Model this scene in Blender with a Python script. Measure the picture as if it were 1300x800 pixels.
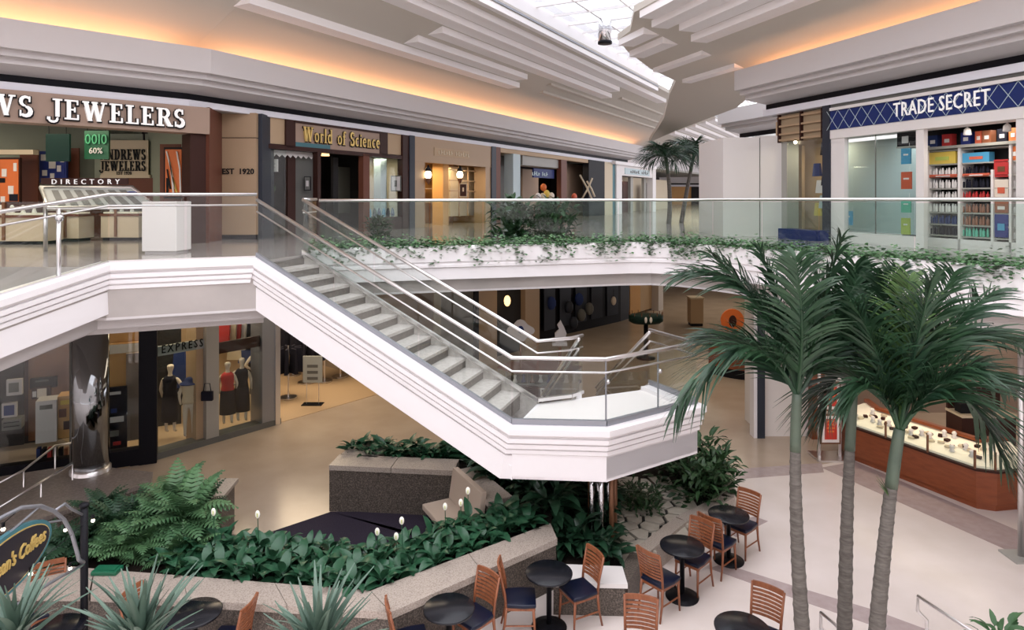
import bpy, bmesh, math, random
from mathutils import Vector, Matrix

for _o in list(bpy.data.objects):
    bpy.data.objects.remove(_o)
SC = bpy.context.scene
COL = SC.collection
RND = random.Random(11)
PI = math.pi
ORD = 'first second third fourth fifth sixth seventh eighth ninth tenth eleventh twelfth thirteenth fourteenth fifteenth sixteenth seventeenth eighteenth nineteenth twentieth twenty-first twenty-second twenty-third twenty-fourth'.split()

# ------------------------------------------------------------------ camera
EYE = 5.8            # eye height above the lower floor (upper floor is at 4.7)
FPX = 850.0          # focal length in pixels of the 1300 px wide frame
cam_data = bpy.data.cameras.new('camera')
cam = bpy.data.objects.new('camera', cam_data)
COL.objects.link(cam)
cam.location = (0, 0, EYE)
cam.rotation_euler = (PI / 2, 0, 0)
cam_data.sensor_fit = 'HORIZONTAL'
cam_data.sensor_width = 36.0
cam_data.lens = 36.0 * FPX / 1300.0
cam_data.shift_y = -150.0 / 1300.0
cam_data.clip_end = 400
SC.camera = cam

# ------------------------------------------------------------------ sky and exposure
world = bpy.data.worlds.new('sky')
SC.world = world
world.use_nodes = True
_bg = world.node_tree.nodes['Background']
_bg.inputs[0].default_value = (0.96, 0.945, 1.0, 1)
_bg.inputs[1].default_value = 2.4
SC.view_settings.view_transform = 'Standard'
SC.view_settings.look = 'None'
SC.view_settings.gamma = 1.0
SC.view_settings.use_curve_mapping = False
SC.view_settings.exposure = 0.22
SC.cycles.use_denoising = True
SC.cycles.max_bounces = 7
SC.cycles.diffuse_bounces = 4
SC.cycles.glossy_bounces = 3
SC.cycles.transmission_bounces = 4
SC.cycles.transparent_max_bounces = 14
SC.cycles.sample_clamp_indirect = 6
SC.cycles.caustics_reflective = False
SC.cycles.caustics_refractive = False


def lamp(name, loc, size, power, col=(1, .8, .6), rot=(0, 0, 0), size_y=None):
    d = bpy.data.lights.new(name, 'AREA')
    d.energy = power
    d.color = col
    d.shape = 'RECTANGLE'
    d.size = size
    d.size_y = size_y or size
    o = bpy.data.objects.new(name, d)
    o.location = loc
    o.rotation_euler = rot
    COL.objects.link(o)
    return o


# daylight coming down through the court's rooflights
DAY = (.98, .96, 1.0)
lamp('court_rooflight_glow', (0.5, 6, 12.6), 12, 420, DAY, (0, 0, 0), 12)

# ------------------------------------------------------------------ helpers: picture -> place


def gz(x, y, z=0.0):
    """the point at height z that the photograph shows at x, y"""
    D = FPX * (EYE - z) / (y - 250.0)
    return Vector(((x - 650.0) * D / FPX, D, z))


def gd(x, y, D):
    return Vector(((x - 650.0) * D / FPX, D, EYE - (y - 250.0) * D / FPX))


# ------------------------------------------------------------------ materials
MATS = {}


def mat(name, col, rough=.5, metal=0.0, spec=.5, noise=None, bump=None, emit=None, stretch=None):
    """noise = (scale, second colour, low, high); bump = (scale, strength)"""
    m = bpy.data.materials.new(name)
    m.use_nodes = True
    nt = m.node_tree
    b = nt.nodes['Principled BSDF']
    b.inputs['Base Color'].default_value = (*col, 1)
    b.inputs['Roughness'].default_value = rough
    b.inputs['Metallic'].default_value = metal
    b.inputs['Specular IOR Level'].default_value = spec
    if emit:
        b.inputs['Emission Color'].default_value = (*emit[0], 1)
        b.inputs['Emission Strength'].default_value = emit[1]
    vec = None
    if noise or bump:
        tc = nt.nodes.new('ShaderNodeTexCoord')
        vec = tc.outputs['Object']
        if stretch:
            mp = nt.nodes.new('ShaderNodeMapping')
            mp.inputs['Scale'].default_value = stretch
            nt.links.new(vec, mp.inputs['Vector'])
            vec = mp.outputs['Vector']
    if noise:
        n = nt.nodes.new('ShaderNodeTexNoise')
        n.inputs['Scale'].default_value = noise[0]
        n.inputs['Detail'].default_value = 5
        nt.links.new(vec, n.inputs['Vector'])
        r = nt.nodes.new('ShaderNodeValToRGB')
        r.color_ramp.elements[0].color = (*col, 1)
        r.color_ramp.elements[1].color = (*noise[1], 1)
        r.color_ramp.elements[0].position = noise[2]
        r.color_ramp.elements[1].position = noise[3]
        nt.links.new(n.outputs['Fac'], r.inputs['Fac'])
        nt.links.new(r.outputs['Color'], b.inputs['Base Color'])
    if bump:
        n2 = nt.nodes.new('ShaderNodeTexNoise')
        n2.inputs['Scale'].default_value = bump[0]
        nt.links.new(vec, n2.inputs['Vector'])
        bp = nt.nodes.new('ShaderNodeBump')
        bp.inputs['Strength'].default_value = bump[1]
        bp.inputs['Distance'].default_value = .02
        nt.links.new(n2.outputs['Fac'], bp.inputs['Height'])
        nt.links.new(bp.outputs['Normal'], b.inputs['Normal'])
    MATS[name] = m
    return m


def glass_mat(name, tint, refl=.035, rough=0.0):
    m = bpy.data.materials.new(name)
    m.use_nodes = True
    nt = m.node_tree
    nt.nodes.remove(nt.nodes['Principled BSDF'])
    out = nt.nodes['Material Output']
    t = nt.nodes.new('ShaderNodeBsdfTransparent')
    t.inputs[0].default_value = (*tint, 1)
    g = nt.nodes.new('ShaderNodeBsdfGlossy')
    g.inputs['Roughness'].default_value = rough
    lw = nt.nodes.new('ShaderNodeLayerWeight')
    lw.inputs['Blend'].default_value = .5
    pw = nt.nodes.new('ShaderNodeMath')
    pw.operation = 'POWER'
    pw.inputs[1].default_value = 4.0
    fr = nt.nodes.new('ShaderNodeMath')
    fr.operation = 'MULTIPLY_ADD'
    fr.inputs[1].default_value = .8
    fr.inputs[2].default_value = refl
    nt.links.new(lw.outputs['Facing'], pw.inputs[0])
    nt.links.new(pw.outputs[0], fr.inputs[0])
    mx = nt.nodes.new('ShaderNodeMixShader')
    nt.links.new(fr.outputs[0], mx.inputs[0])
    nt.links.new(t.outputs[0], mx.inputs[1])
    nt.links.new(g.outputs[0], mx.inputs[2])
    nt.links.new(mx.outputs[0], out.inputs['Surface'])
    MATS[name] = m
    return m


WHITE = mat('white_paint', (.82, .79, .80), .45)
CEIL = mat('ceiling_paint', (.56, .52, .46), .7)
CEILW = mat('daylit_ceiling_white', (.88, .85, .85), .6)  # whiter than the ceiling: daylight on the step faces put into the colour
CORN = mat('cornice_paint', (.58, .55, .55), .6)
OFFW = mat('off_white_wall', (.78, .74, .72), .6)
STRIPW = mat('pale_strip', (.74, .74, .80), .5)
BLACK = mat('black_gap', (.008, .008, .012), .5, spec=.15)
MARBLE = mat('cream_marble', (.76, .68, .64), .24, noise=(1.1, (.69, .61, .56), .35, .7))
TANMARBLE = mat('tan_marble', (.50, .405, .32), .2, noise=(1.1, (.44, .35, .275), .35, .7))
UPFLOOR = mat('upper_marble', (.42, .38, .36), .12, noise=(1.5, (.36, .33, .31), .35, .7))
PINK = mat('rose_marble', (.46, .38, .37), .18, noise=(6, (.40, .32, .31), .35, .7))
GRANITE = mat('brown_granite', (.06, .05, .042), .35, spec=.3, noise=(50, (.19, .155, .13), .42, .68))
COPING = mat('granite_coping', (.42, .36, .31), .3, noise=(55, (.24, .20, .17), .45, .68))
SEATSTONE = mat('pale_seat_stone', (.75, .72, .70), .3)
STEEL = mat('brushed_steel', (.80, .78, .78), .28, 1.0)
CHROME = mat('chrome', (.62, .62, .64), .06, 1.0)
DKCHROME = mat('dark_chrome', (.26, .27, .28), .05, 1.0)
LEDGEST = mat('ledge_stone', (.17, .14, .125), .28, noise=(24, (.25, .21, .19), .42, .66))
DKSTEEL = mat('grey_steel', (.30, .31, .34), .4, .6)
TREAD = mat('stair_tread_stone', (.56, .53, .50), .4, noise=(14, (.44, .41, .38), .35, .7))
RISER = mat('stair_riser_stone', (.15, .135, .12), .5, noise=(14, (.19, .17, .15), .35, .7))
GLASS = glass_mat('rail_glass', (.955, .978, .968))
RINGGLASS = glass_mat('balcony_glass', (.84, .92, .89))
SHOPGLASS = glass_mat('shop_glass', (.93, .96, .95))
SKYGLASS = glass_mat('rooflight_glass', (.90, .92, .94))
WOOD = mat('cherry_wood', (.27, .092, .038), .38, noise=(5, (.17, .05, .02), .35, .75), stretch=(6, 6, 1))
KWOOD = mat('counter_wood', (.25, .065, .022), .35, noise=(4, (.19, .045, .015), .35, .75), stretch=(1, 1, 5))
NAVY = mat('navy_vinyl', (.006, .009, .026), .3, spec=.35)
TABLETOP = mat('black_laminate', (.008, .009, .013), .22, spec=.35)
BLKMET = mat('black_metal', (.012, .012, .015), .4, .3, spec=.15)
BEIGEUP = mat('beige_upholstery', (.50, .40, .32), .8)
CARPET = mat('plum_carpet', (.028, .022, .034), .95, noise=(60, (.045, .036, .055), .4, .7), spec=.15)
SOIL = mat('dark_soil', (.018, .013, .010), .95, bump=(30, .6), spec=.15)
TANPANEL = mat('tan_panel', (.42, .29, .18), .5)
SIGNTAN = mat('taupe_sign_board', (.36, .25, .19), .5)
REDBROWN = mat('red_brown_panel', (.15, .055, .035), .4, spec=.15)
DKBROWN = mat('dark_brown_wood', (.045, .018, .014), .4, spec=.15)
SLATE = mat('slate_blue_pillar', (.035, .04, .055), .35, spec=.15)
SAGE = mat('sage_wall', (.33, .36, .28), .7)
TAUPE = mat('taupe_wall', (.36, .27, .22), .7)
CREAM = mat('cream_wall', (.62, .52, .38), .7)
ORANGEW = mat('amber_wall', (.60, .33, .12), .6)
DARKSHOP = mat('dark_shop_wall', (.03, .028, .03), .6, spec=.15)
SHOPTAN = mat('shop_tan', (.48, .34, .21), .6)
LETTERW = mat('white_letter', (.85, .83, .82), .4, emit=((1, .97, .94), .25))
LETTERB = mat('black_letter', (.01, .01, .012), .5, spec=.15)
GOLD = mat('gold_letter', (.78, .55, .18), .35, .35)
GREENSIGN = mat('green_sign', (.012, .10, .045), .4)
DKGREEN = mat('dark_green_sign', (.006, .022, .018), .4, spec=.15)
REDPOST = mat('red_print', (.52, .035, .02), .5)
ORANGEP = mat('orange_print', (.70, .16, .03), .5)
BLUEP = mat('blue_print', (.015, .03, .20), .5)
NAVYSIGN = mat('navy_sign_board', (.018, .032, .14), .4, spec=.15)
PALEBLUE = mat('pale_blue_paint', (.50, .60, .62), .5)
CYANP = mat('cyan_placard', (.07, .33, .55), .5)
REDP = mat('coral_placard', (.62, .12, .06), .5)
GREENP = mat('mint_placard', (.12, .50, .36), .5)
YELLP = mat('lime_placard', (.50, .58, .12), .5)
YELLOW = mat('yellow_print', (.75, .55, .10), .5)
BAMBOO = mat('bamboo_valance', (.36, .27, .17), .6)
GREYDOOR = mat('grey_door', (.14, .14, .13), .5, spec=.15)
GREYSTONE = mat('grey_stone_frame', (.35, .34, .31), .5)
FLAG = mat('flagstone', (.46, .42, .35), .6, noise=(8, (.38, .34, .28), .35, .7))
FLAGGAP = mat('flagstone_joint', (.03, .028, .025), .9)
BULB = mat('lit_bulb', (1, .9, .75), .4, emit=((1, .85, .62), 4))
LITTRAY = mat('lit_velvet_tray', (.86, .78, .66), .6, emit=((1, .85, .62), .22))
BRONZE = mat('bronze_post', (.20, .09, .045), .4, .4)
MANNEQ = mat('mannequin_skin', (.75, .66, .56), .5)
DKCLOTH = mat('dark_cloth', (.014, .014, .024), .8, spec=.15)
CREAMCL = mat('cream_cloth', (.74, .62, .44), .8)
REDCL = mat('red_cloth', (.48, .03, .03), .8)
BLUECL = mat('blue_cloth', (.03, .05, .16), .8, spec=.15)
GREYP = mat('grey_placard', (.38, .40, .38), .5)
TEAL = mat('teal_trim', (.05, .16, .19), .5)
SIGNBLK = mat('sign_dark_face', (.03, .026, .032), .5, spec=.15)
GREENBOX = mat('green_plastic', (.01, .12, .06), .35)
TRUNK = mat('palm_trunk', (.15, .135, .12), .85, noise=(9, (.085, .075, .065), .35, .7), stretch=(1, 1, 5), bump=(12, .5))
SHAFT = mat('palm_crownshaft', (.09, .12, .085), .5, noise=(4, (.065, .09, .065), .35, .7))


def leafmat(name, c, c2, rough=.42, spec=.5):
    return mat(name, c, rough, noise=(3.0, c2, .3, .7), spec=spec * .8)


PALM = leafmat('palm_leaf', (.030, .075, .032), (.014, .040, .022), .40)
PALM2 = leafmat('palm_leaf_light', (.09, .17, .045), (.05, .10, .03), .40)
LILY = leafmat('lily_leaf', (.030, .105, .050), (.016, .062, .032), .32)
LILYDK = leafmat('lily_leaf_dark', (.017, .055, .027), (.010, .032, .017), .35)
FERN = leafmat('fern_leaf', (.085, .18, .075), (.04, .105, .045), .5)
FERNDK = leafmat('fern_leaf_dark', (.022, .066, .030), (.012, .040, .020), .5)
IVY = leafmat('ivy_leaf', (.13, .26, .11), (.06, .15, .065), .5)
SHRUB = leafmat('shrub_leaf', (.035, .085, .030), (.018, .050, .018), .45)
YUCCA = leafmat('yucca_leaf', (.12, .185, .14), (.065, .115, .085), .5)
FLOWER = mat('flower_white', (.85, .84, .74), .6)


# ------------------------------------------------------------------ mesh builder
class Fr:
    """a wall's own frame: u along it, n out of it"""

    def __init__(s, o, u):
        s.o = Vector((o[0], o[1], 0))
        s.u = Vector((u[0], u[1], 0)).normalized()
        s.n = Vector((s.u.y, -s.u.x, 0))

    def P(s, u, n, z):
        p = s.o + s.u * u + s.n * n
        return Vector((p.x, p.y, z))


class MB:
    def __init__(s):
        s.v = []
        s.f = []

    def add(s, vs, fs):
        b = len(s.v)
        s.v.extend([Vector(v) for v in vs])
        s.f.extend([tuple(i + b for i in f) for f in fs])
        return s

    def hexa(s, p):
        return s.add(p, [(0, 1, 2, 3), (7, 6, 5, 4), (0, 4, 5, 1), (1, 5, 6, 2), (2, 6, 7, 3), (3, 7, 4, 0)])

    def box(s, x0, y0, z0, x1, y1, z1):
        return s.hexa([(x0, y0, z0), (x1, y0, z0), (x1, y1, z0), (x0, y1, z0), (x0, y0, z1), (x1, y0, z1), (x1, y1, z1), (x0, y1, z1)])

    def fbox(s, F, u0, u1, n0, n1, z0, z1):
        P = F.P
        return s.hexa([P(u0, n0, z0), P(u1, n0, z0), P(u1, n1, z0), P(u0, n1, z0), P(u0, n0, z1), P(u1, n0, z1), P(u1, n1, z1), P(u0, n1, z1)])

    def prism(s, pts, z0, z1):
        n = len(pts)
        vs = [(p[0], p[1], z0) for p in pts] + [(p[0], p[1], z1) for p in pts]
        fs = [tuple(range(n - 1, -1, -1)), tuple(range(n, 2 * n))]
        fs += [(i, (i + 1) % n, n + (i + 1) % n, n + i) for i in range(n)]
        return s.add(vs, fs)

    def extrude(s, poly, vec):
        n = len(poly)
        vec = Vector(vec)
        vs = [Vector(p) for p in poly] + [Vector(p) + vec for p in poly]
        fs = [tuple(range(n - 1, -1, -1)), tuple(range(n, 2 * n))]
        fs += [(i, (i + 1) % n, n + (i + 1) % n, n + i) for i in range(n)]
        return s.add(vs, fs)

    def tube(s, pts, r, seg=8, r1=None, radii=None):
        pts = [Vector(p) for p in pts]
        n = len(pts)
        vs, fs = [], []
        prev = None
        for i, p in enumerate(pts):
            a = pts[max(i - 1, 0)]
            b = pts[min(i + 1, n - 1)]
            t = (b - a)
            t = t.normalized() if t.length > 1e-9 else Vector((0, 0, 1))
            if prev is None:
                up = Vector((0, 0, 1)) if abs(t.z) < .9 else Vector((1, 0, 0))
                x = t.cross(up).normalized()
            else:
                x = (prev - t * prev.dot(t)).normalized()
            prev = x
            y = t.cross(x)
            rr = radii[i] if radii else (r if r1 is None else r + (r1 - r) * i / max(n - 1, 1))
            for k in range(seg):
                an = 2 * PI * k / seg
                vs.append(p + x * (rr * math.cos(an)) + y * (rr * math.sin(an)))
        for i in range(n - 1):
            for k in range(seg):
                k2 = (k + 1) % seg
                fs.append((i * seg + k, i * seg + k2, (i + 1) * seg + k2, (i + 1) * seg + k))
        fs.append(tuple(range(seg - 1, -1, -1)))
        fs.append(tuple((n - 1) * seg + k for k in range(seg)))
        return s.add(vs, fs)

    def lathe(s, prof, c=(0, 0, 0), seg=20, sx=1, sy=1):
        vs, fs = [], []
        n = len(prof)
        for r, z in prof:
            for k in range(seg):
                an = 2 * PI * k / seg
                vs.append((c[0] + r * sx * math.cos(an), c[1] + r * sy * math.sin(an), c[2] + z))
        for i in range(n - 1):
            for k in range(seg):
                k2 = (k + 1) % seg
                fs.append((i * seg + k, i * seg + k2, (i + 1) * seg + k2, (i + 1) * seg + k))
        fs.append(tuple(range(seg - 1, -1, -1)))
        fs.append(tuple((n - 1) * seg + k for k in range(seg)))
        return s.add(vs, fs)

    def ball(s, c, rx, ry=None, rz=None, seg=10, rings=6):
        ry = ry or rx
        rz = rz or rx
        vs, fs = [], []
        for i in range(1, rings):
            th = PI * i / rings
            for k in range(seg):
                an = 2 * PI * k / seg
                vs.append((c[0] + rx * math.sin(th) * math.cos(an), c[1] + ry * math.sin(th) * math.sin(an), c[2] - rz * math.cos(th)))
        bot = len(vs)
        vs.append((c[0], c[1], c[2] - rz))
        vs.append((c[0], c[1], c[2] + rz))
        for i in range(rings - 2):
            for k in range(seg):
                k2 = (k + 1) % seg
                fs.append((i * seg + k, i * seg + k2, (i + 1) * seg + k2, (i + 1) * seg + k))
        for k in range(seg):
            k2 = (k + 1) % seg
            fs.append((bot, k2, k))
            o = (rings - 2) * seg
            fs.append((bot + 1, o + k, o + k2))
        return s.add(vs, fs)

    def sweep(s, path, prof, shear=None, closed_prof=True):
        """path of (x,y,z); prof of (outward offset, dz); outward = right hand of the path; corners mitred in plan"""
        path = [Vector(p) for p in path]
        n = len(path)
        m = len(prof)
        vs, fs = [], []
        for i, p in enumerate(path):
            d0 = (path[i] - path[i - 1]) if i else (path[1] - path[0])
            d1 = (path[i + 1] - path[i]) if i < n - 1 else d0
            d0 = Vector((d0.x, d0.y)).normalized()
            d1 = Vector((d1.x, d1.y)).normalized()
            n0 = Vector((d0.y, -d0.x))
            n1 = Vector((d1.y, -d1.x))
            b = (n0 + n1).normalized()
            k = 1.0 / max(b.dot(n0), .4)
            t = (d0 + d1).normalized()
            sh = shear[i] if shear else 0
            for o, dz in prof:
                vs.append((p.x + b.x * k * o + t.x * sh * dz, p.y + b.y * k * o + t.y * sh * dz, p.z + dz))
        for i in range(n - 1):
            for k in range(m if closed_prof else m - 1):
                k2 = (k + 1) % m
                fs.append((i * m + k, i * m + k2, (i + 1) * m + k2, (i + 1) * m + k))
        fs.append(tuple(range(m)))
        fs.append(tuple((n - 1) * m + k for k in range(m - 1, -1, -1)))
        return s.add(vs, fs)

    def mesh(s, name, m, smooth=False, off=None, recalc=True, bevel=0):
        me = bpy.data.meshes.new(name)
        vs = s.v if off is None else [v - off for v in s.v]
        me.from_pydata([tuple(v) for v in vs], [], s.f)
        if recalc or bevel:
            bm = bmesh.new()
            bm.from_mesh(me)
            if recalc:
                bmesh.ops.recalc_face_normals(bm, faces=bm.faces)
            if bevel:
                bmesh.ops.bevel(bm, geom=bm.edges[:], offset=bevel, segments=2, affect='EDGES', profile=.6, clamp_overlap=True)
            bm.to_mesh(me)
            bm.free()
        if smooth:
            me.polygons.foreach_set('use_smooth', [True] * len(me.polygons))
        me.materials.append(m)
        return me

    def build(s, name, m, parent=None, smooth=False, recalc=True, bevel=0):
        off = wloc(parent) if parent is not None else None
        o = bpy.data.objects.new(name, s.mesh(name, m, smooth, off, recalc, bevel))
        COL.objects.link(o)
        if parent is not None:
            o.parent = parent
        return o


def wloc(o):
    v = Vector((0, 0, 0))
    while o is not None:
        v = v + o.location
        o = o.parent
    return v


def tag(o, label, cat, group=None, kind=None):
    o['label'] = label
    o['category'] = cat
    if group:
        o['group'] = group
    if kind:
        o['kind'] = kind
    return o


def thing(name, label, cat, loc=(0, 0, 0), group=None):
    o = bpy.data.objects.new(name, None)
    o.empty_display_size = .1
    COL.objects.link(o)
    o.location = loc
    return tag(o, label, cat, group)


def struct(name, mb, m, parent=None, smooth=False, label=None, bevel=0):
    o = mb.build(name, m, parent, smooth, bevel=bevel)
    if parent is None:
        o['kind'] = 'structure'
        if label:
            o['label'] = label
    return o


def struct_root(name, loc=(0, 0, 0), label=None):
    o = bpy.data.objects.new(name, None)
    COL.objects.link(o)
    o.location = loc
    o['kind'] = 'structure'
    if label:
        o['label'] = label
    return o


def copy_tree(o, loc=None, rz=None, scale=None, label=None, parent=None):
    c = o.copy()
    COL.objects.link(c)
    c.parent = parent
    if loc is not None:
        c.location = loc
    if rz is not None:
        c.rotation_euler = (0, 0, rz)
    if scale is not None:
        c.scale = (scale, scale, scale)
    if label:
        c['label'] = label
    for ch in o.children:
        copy_tree(ch, parent=c)
    return c


def text_mesh(txt, size, depth, m, name, parent, place, shear=0, bold=0, spacing=1.0, align='LEFT', fit=None):
    """place(x, y, w) -> world point; w = out of the sign"""
    cu = bpy.data.curves.new('t', 'FONT')
    cu.body = txt
    cu.size = size
    cu.extrude = depth / 2
    cu.shear = shear
    cu.offset = bold
    cu.space_character = spacing
    cu.align_x = align
    cu.resolution_u = 2
    ob = bpy.data.objects.new('t', cu)
    COL.objects.link(ob)
    bpy.context.view_layer.update()
    me = bpy.data.meshes.new_from_object(ob.evaluated_get(bpy.context.evaluated_depsgraph_get()))
    bpy.data.objects.remove(ob)
    xs = [v.co.x for v in me.vertices]
    k = 1.0
    if fit:
        k = fit / (max(xs) - min(xs))
    off = wloc(parent)
    for v in me.vertices:
        v.co = place(v.co.x * k, v.co.y, v.co.z + depth / 2) - off
    me.materials.clear()
    me.materials.append(m)
    o = bpy.data.objects.new(name, me)
    COL.objects.link(o)
    o.parent = parent
    return o


# serif capitals drawn as strokes (cap height 1)
def _seg(x0, y0, x1, y1, w):
    d = Vector((x1 - x0, y1 - y0)).normalized()
    # strokes cut horizontally at both ends
    k = w / 2 / max(abs(d.y), .35)
    return [(x0 - k, y0), (x0 + k, y0), (x1 + k, y1), (x1 - k, y1)]


def _rect(x0, y0, x1, y1):
    return [(x0, y0), (x1, y0), (x1, y1), (x0, y1)]


def _arc(cx, cy, rx, ry, a0, a1, w0, w1, n=8):
    out = []
    for i in range(n):
        qs = []
        for j in (i, i + 1):
            a = math.radians(a0 + (a1 - a0) * j / n)
            w = w0 + (w1 - w0) * math.sin(PI * j / n)
            qs.append(((cx + (rx + w / 2) * math.cos(a), cy + (ry + w / 2) * math.sin(a)), (cx + (rx - w / 2) * math.cos(a), cy + (ry - w / 2) * math.sin(a))))
        out.append([qs[0][0], qs[1][0], qs[1][1], qs[0][1]])
    return out


T, t_ = .18, .08
SERIF = {
    'E': (.70, [_rect(.1, 0, .1 + T, 1), _rect(0, 0, .62, t_), _rect(0, 1 - t_, .6, 1), _rect(.2, .47, .46, .47 + t_), _rect(.56, 0, .64, .27), _rect(.54, .76, .61, 1), _rect(.42, .38, .49, .63)]),
    'L': (.66, [_rect(.1, 0, .1 + T, 1), _rect(0, 0, .6, t_), _rect(0, 1 - t_, .38, 1), _rect(.54, 0, .62, .3)]),
    'J': (.50, [_rect(.2, .1, .2 + T, 1), _rect(.08, 1 - t_, .5, 1)] + _arc(.1, .0, .19, .16, -170, 20, .08, .12, 6) + [_rect(-.16, -.06, -.02, .08)]),
    'R': (.82, [_rect(.1, 0, .1 + T, 1), _rect(0, 0, .38, t_), _rect(0, 1 - t_, .4, 1), _rect(.25, .46, .45, .54)] + _arc(.40, .73, .21, .23, -90, 90, .08, .17) + [_seg(.45, .5, .70, 0, .2), _rect(.6, 0, .86, t_)]),
    'W': (1.16, [_seg(.14, 1, .36, 0, .19), _seg(.56, 1, .36, 0, .09), _seg(.54, 1, .78, 0, .19), _seg(1.0, 1, .78, 0, .09), _rect(0, 1 - t_, .3, 1), _rect(.42, 1 - t_, .7, 1), _rect(.86, 1 - t_, 1.14, 1)]),
    'S': (.60, _arc(.29, .74, .19, .22, 40, 270, .08, .16) + _arc(.29, .26, .21, .22, 90, -140, .10, .2) + [_rect(.42, .72, .49, .99), _rect(.05, .01, .12, .3)]),
    'A': (.86, [_seg(.12, 0, .42, 1, .09), _seg(.70, 0, .42, 1, .19), _rect(.22, .3, .6, .38), _rect(0, 0, .26, t_), _rect(.54, 0, .86, t_)]),
    'N': (.90, [_rect(.12, 0, .2, 1), _rect(.68, 0, .76, 1), _seg(.18, 1, .72, 0, .17), _rect(0, 0, .32, t_), _rect(0, 1 - t_, .26, 1), _rect(.56, 1 - t_, .88, 1)]),
    'D': (.82, [_rect(.1, 0, .1 + T, 1), _rect(0, 0, .4, t_), _rect(0, 1 - t_, .4, 1)] + _arc(.36, .5, .30, .46, -90, 90, .08, .2)),
    ' ': (.42, []),
}


SERIF.update({
    'o': (.56, _arc(.28, .33, .19, .28, 0, 360, .11, .11, 12)),
    'r': (.42, [_rect(.06, 0, .19, .64), _rect(0, 0, .3, .06)] + _arc(.3, .42, .15, .16, 40, 170, .09, .12, 5)),
    'l': (.30, [_rect(.07, 0, .21, 1), _rect(0, 0, .28, .06)]),
    'd': (.62, [_rect(.38, 0, .51, 1), _rect(.3, .94, .4, 1)] + _arc(.26, .33, .18, .28, 20, 340, .10, .14, 10)),
    'f': (.36, [_rect(.09, 0, .22, .85), _rect(0, 0, .32, .06), _rect(0, .56, .34, .63)] + _arc(.26, .82, .13, .13, 20, 180, .09, .1, 5)),
    'c': (.50, _arc(.27, .33, .19, .28, 45, 315, .09, .14, 10)),
    'i': (.30, [_rect(.07, 0, .21, .64), _rect(0, 0, .28, .06), _rect(.07, .76, .21, .9)]),
    'e': (.54, _arc(.27, .33, .19, .28, 0, 315, .09, .14, 10) + [_rect(.1, .31, .46, .38)]),
    'n': (.60, [_rect(.06, 0, .19, .64), _rect(.36, 0, .49, .45), _rect(0, 0, .25, .06), _rect(.3, 0, .56, .06)] + _arc(.3, .42, .13, .17, 0, 160, .1, .12, 6)),
})


def serif_len(s):
    return sum(SERIF[c][0] + .1 for c in s)


def serif_text(s, parent, m, place, height, width, depth, joined=None, body=None):
    """one child mesh per letter (or one joined lettering mesh); place(x, y, w) -> world"""
    k = width / serif_len(s)
    x = 0
    J = MB()
    for c in s:
        adv, polys = SERIF[c]
        mb = J if joined else MB()
        for p in polys:
            a = [place((x + q[0]) * k, q[1] * height, 0) for q in p]
            b = [place((x + q[0]) * k, q[1] * height, depth) for q in p]
            n = len(p)
            mb.add(a + b, [tuple(range(n - 1, -1, -1)), tuple(range(n, 2 * n))] + [(i, (i + 1) % n, n + (i + 1) % n, n + i) for i in range(n)])
        if polys and not joined and body:
            bb = MB()
            for p in polys:
                cx_ = sum(q[0] for q in p) / 4
                cy_ = sum(q[1] for q in p) / 4
                g = [((x + q[0] + .05 * (1 if q[0] > cx_ else -1) + .02) * k, (q[1] + .045 * (1 if q[1] > cy_ else -1) - .02) * height) for q in p]
                bb.add([place(u, v, .0) for u, v in g] + [place(u, v, depth * .6) for u, v in g], [(3, 2, 1, 0), (4, 5, 6, 7), (0, 1, 5, 4), (1, 2, 6, 5), (2, 3, 7, 6), (3, 0, 4, 7)])
            lo = bb.build('letter', body, parent)
            mb.build('letter_face', m, lo)
        elif polys and not joined:
            mb.build('letter', m, parent)
        x += adv + .1
    if joined:
        J.build(joined, m, parent)

# ------------------------------------------------------------------ plan of the place
W1 = Fr((-10.2, 13.3), (.707, .707))        # left shops, first wall (jeweller)
W2 = Fr((-6.73, 17.6), (.47, .883))         # left shops, second wall, running far back
W3 = Fr((7.97, 16.8), (.303, -.953))        # right shops, running towards the camera
D1 = Vector((.47, .883))
D2 = Vector((-.303, .953))


def u1(px):
    return (19960.0 / (1500.0 - px) - 13.3) / .707


def d1(px):
    return 19960.0 / (1500.0 - px)


def d2(px, L=14.2):
    return FPX * L / (.883 * (1102.4 - px))


def u2(px):
    return (d2(px) - 17.6) / .883


def d3(px, L=12.69):
    return FPX * L / (.953 * (px - 379.7))


def u3(px):
    return (16.8 - d3(px)) / .953


def zz(y, D):
    return EYE + (250.0 - y) * D / FPX


UP = 4.7
# edge of the upper floor around the court, left to right
RING = [(-3.9, 12.9), (-1.6, 13.55), (.6, 14.15), (2.5, 14.68), (3.05, 14.72), (3.55, 14.5), (3.95, 14.1), (5.3, 12.1), (7.2, 9.4), (9.3, 6.2), (10.6, 3.2), (11.2, -2)]
BR0, BR1 = (-6.36, 10.5), (-4.36, 11.4)

# ---- lower floor
struct('floor', MB().box(-40, -12, -.3, 60, 150, 0), MARBLE, label='cream marble floor of the lower court')
FL = bpy.data.objects['floor']


def band(pts, m=PINK, z=0.0):
    mb = MB().prism([gz(x, y, 0) for x, y in pts], 0, .004)
    return mb.build('floor_band', m, FL)


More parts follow.
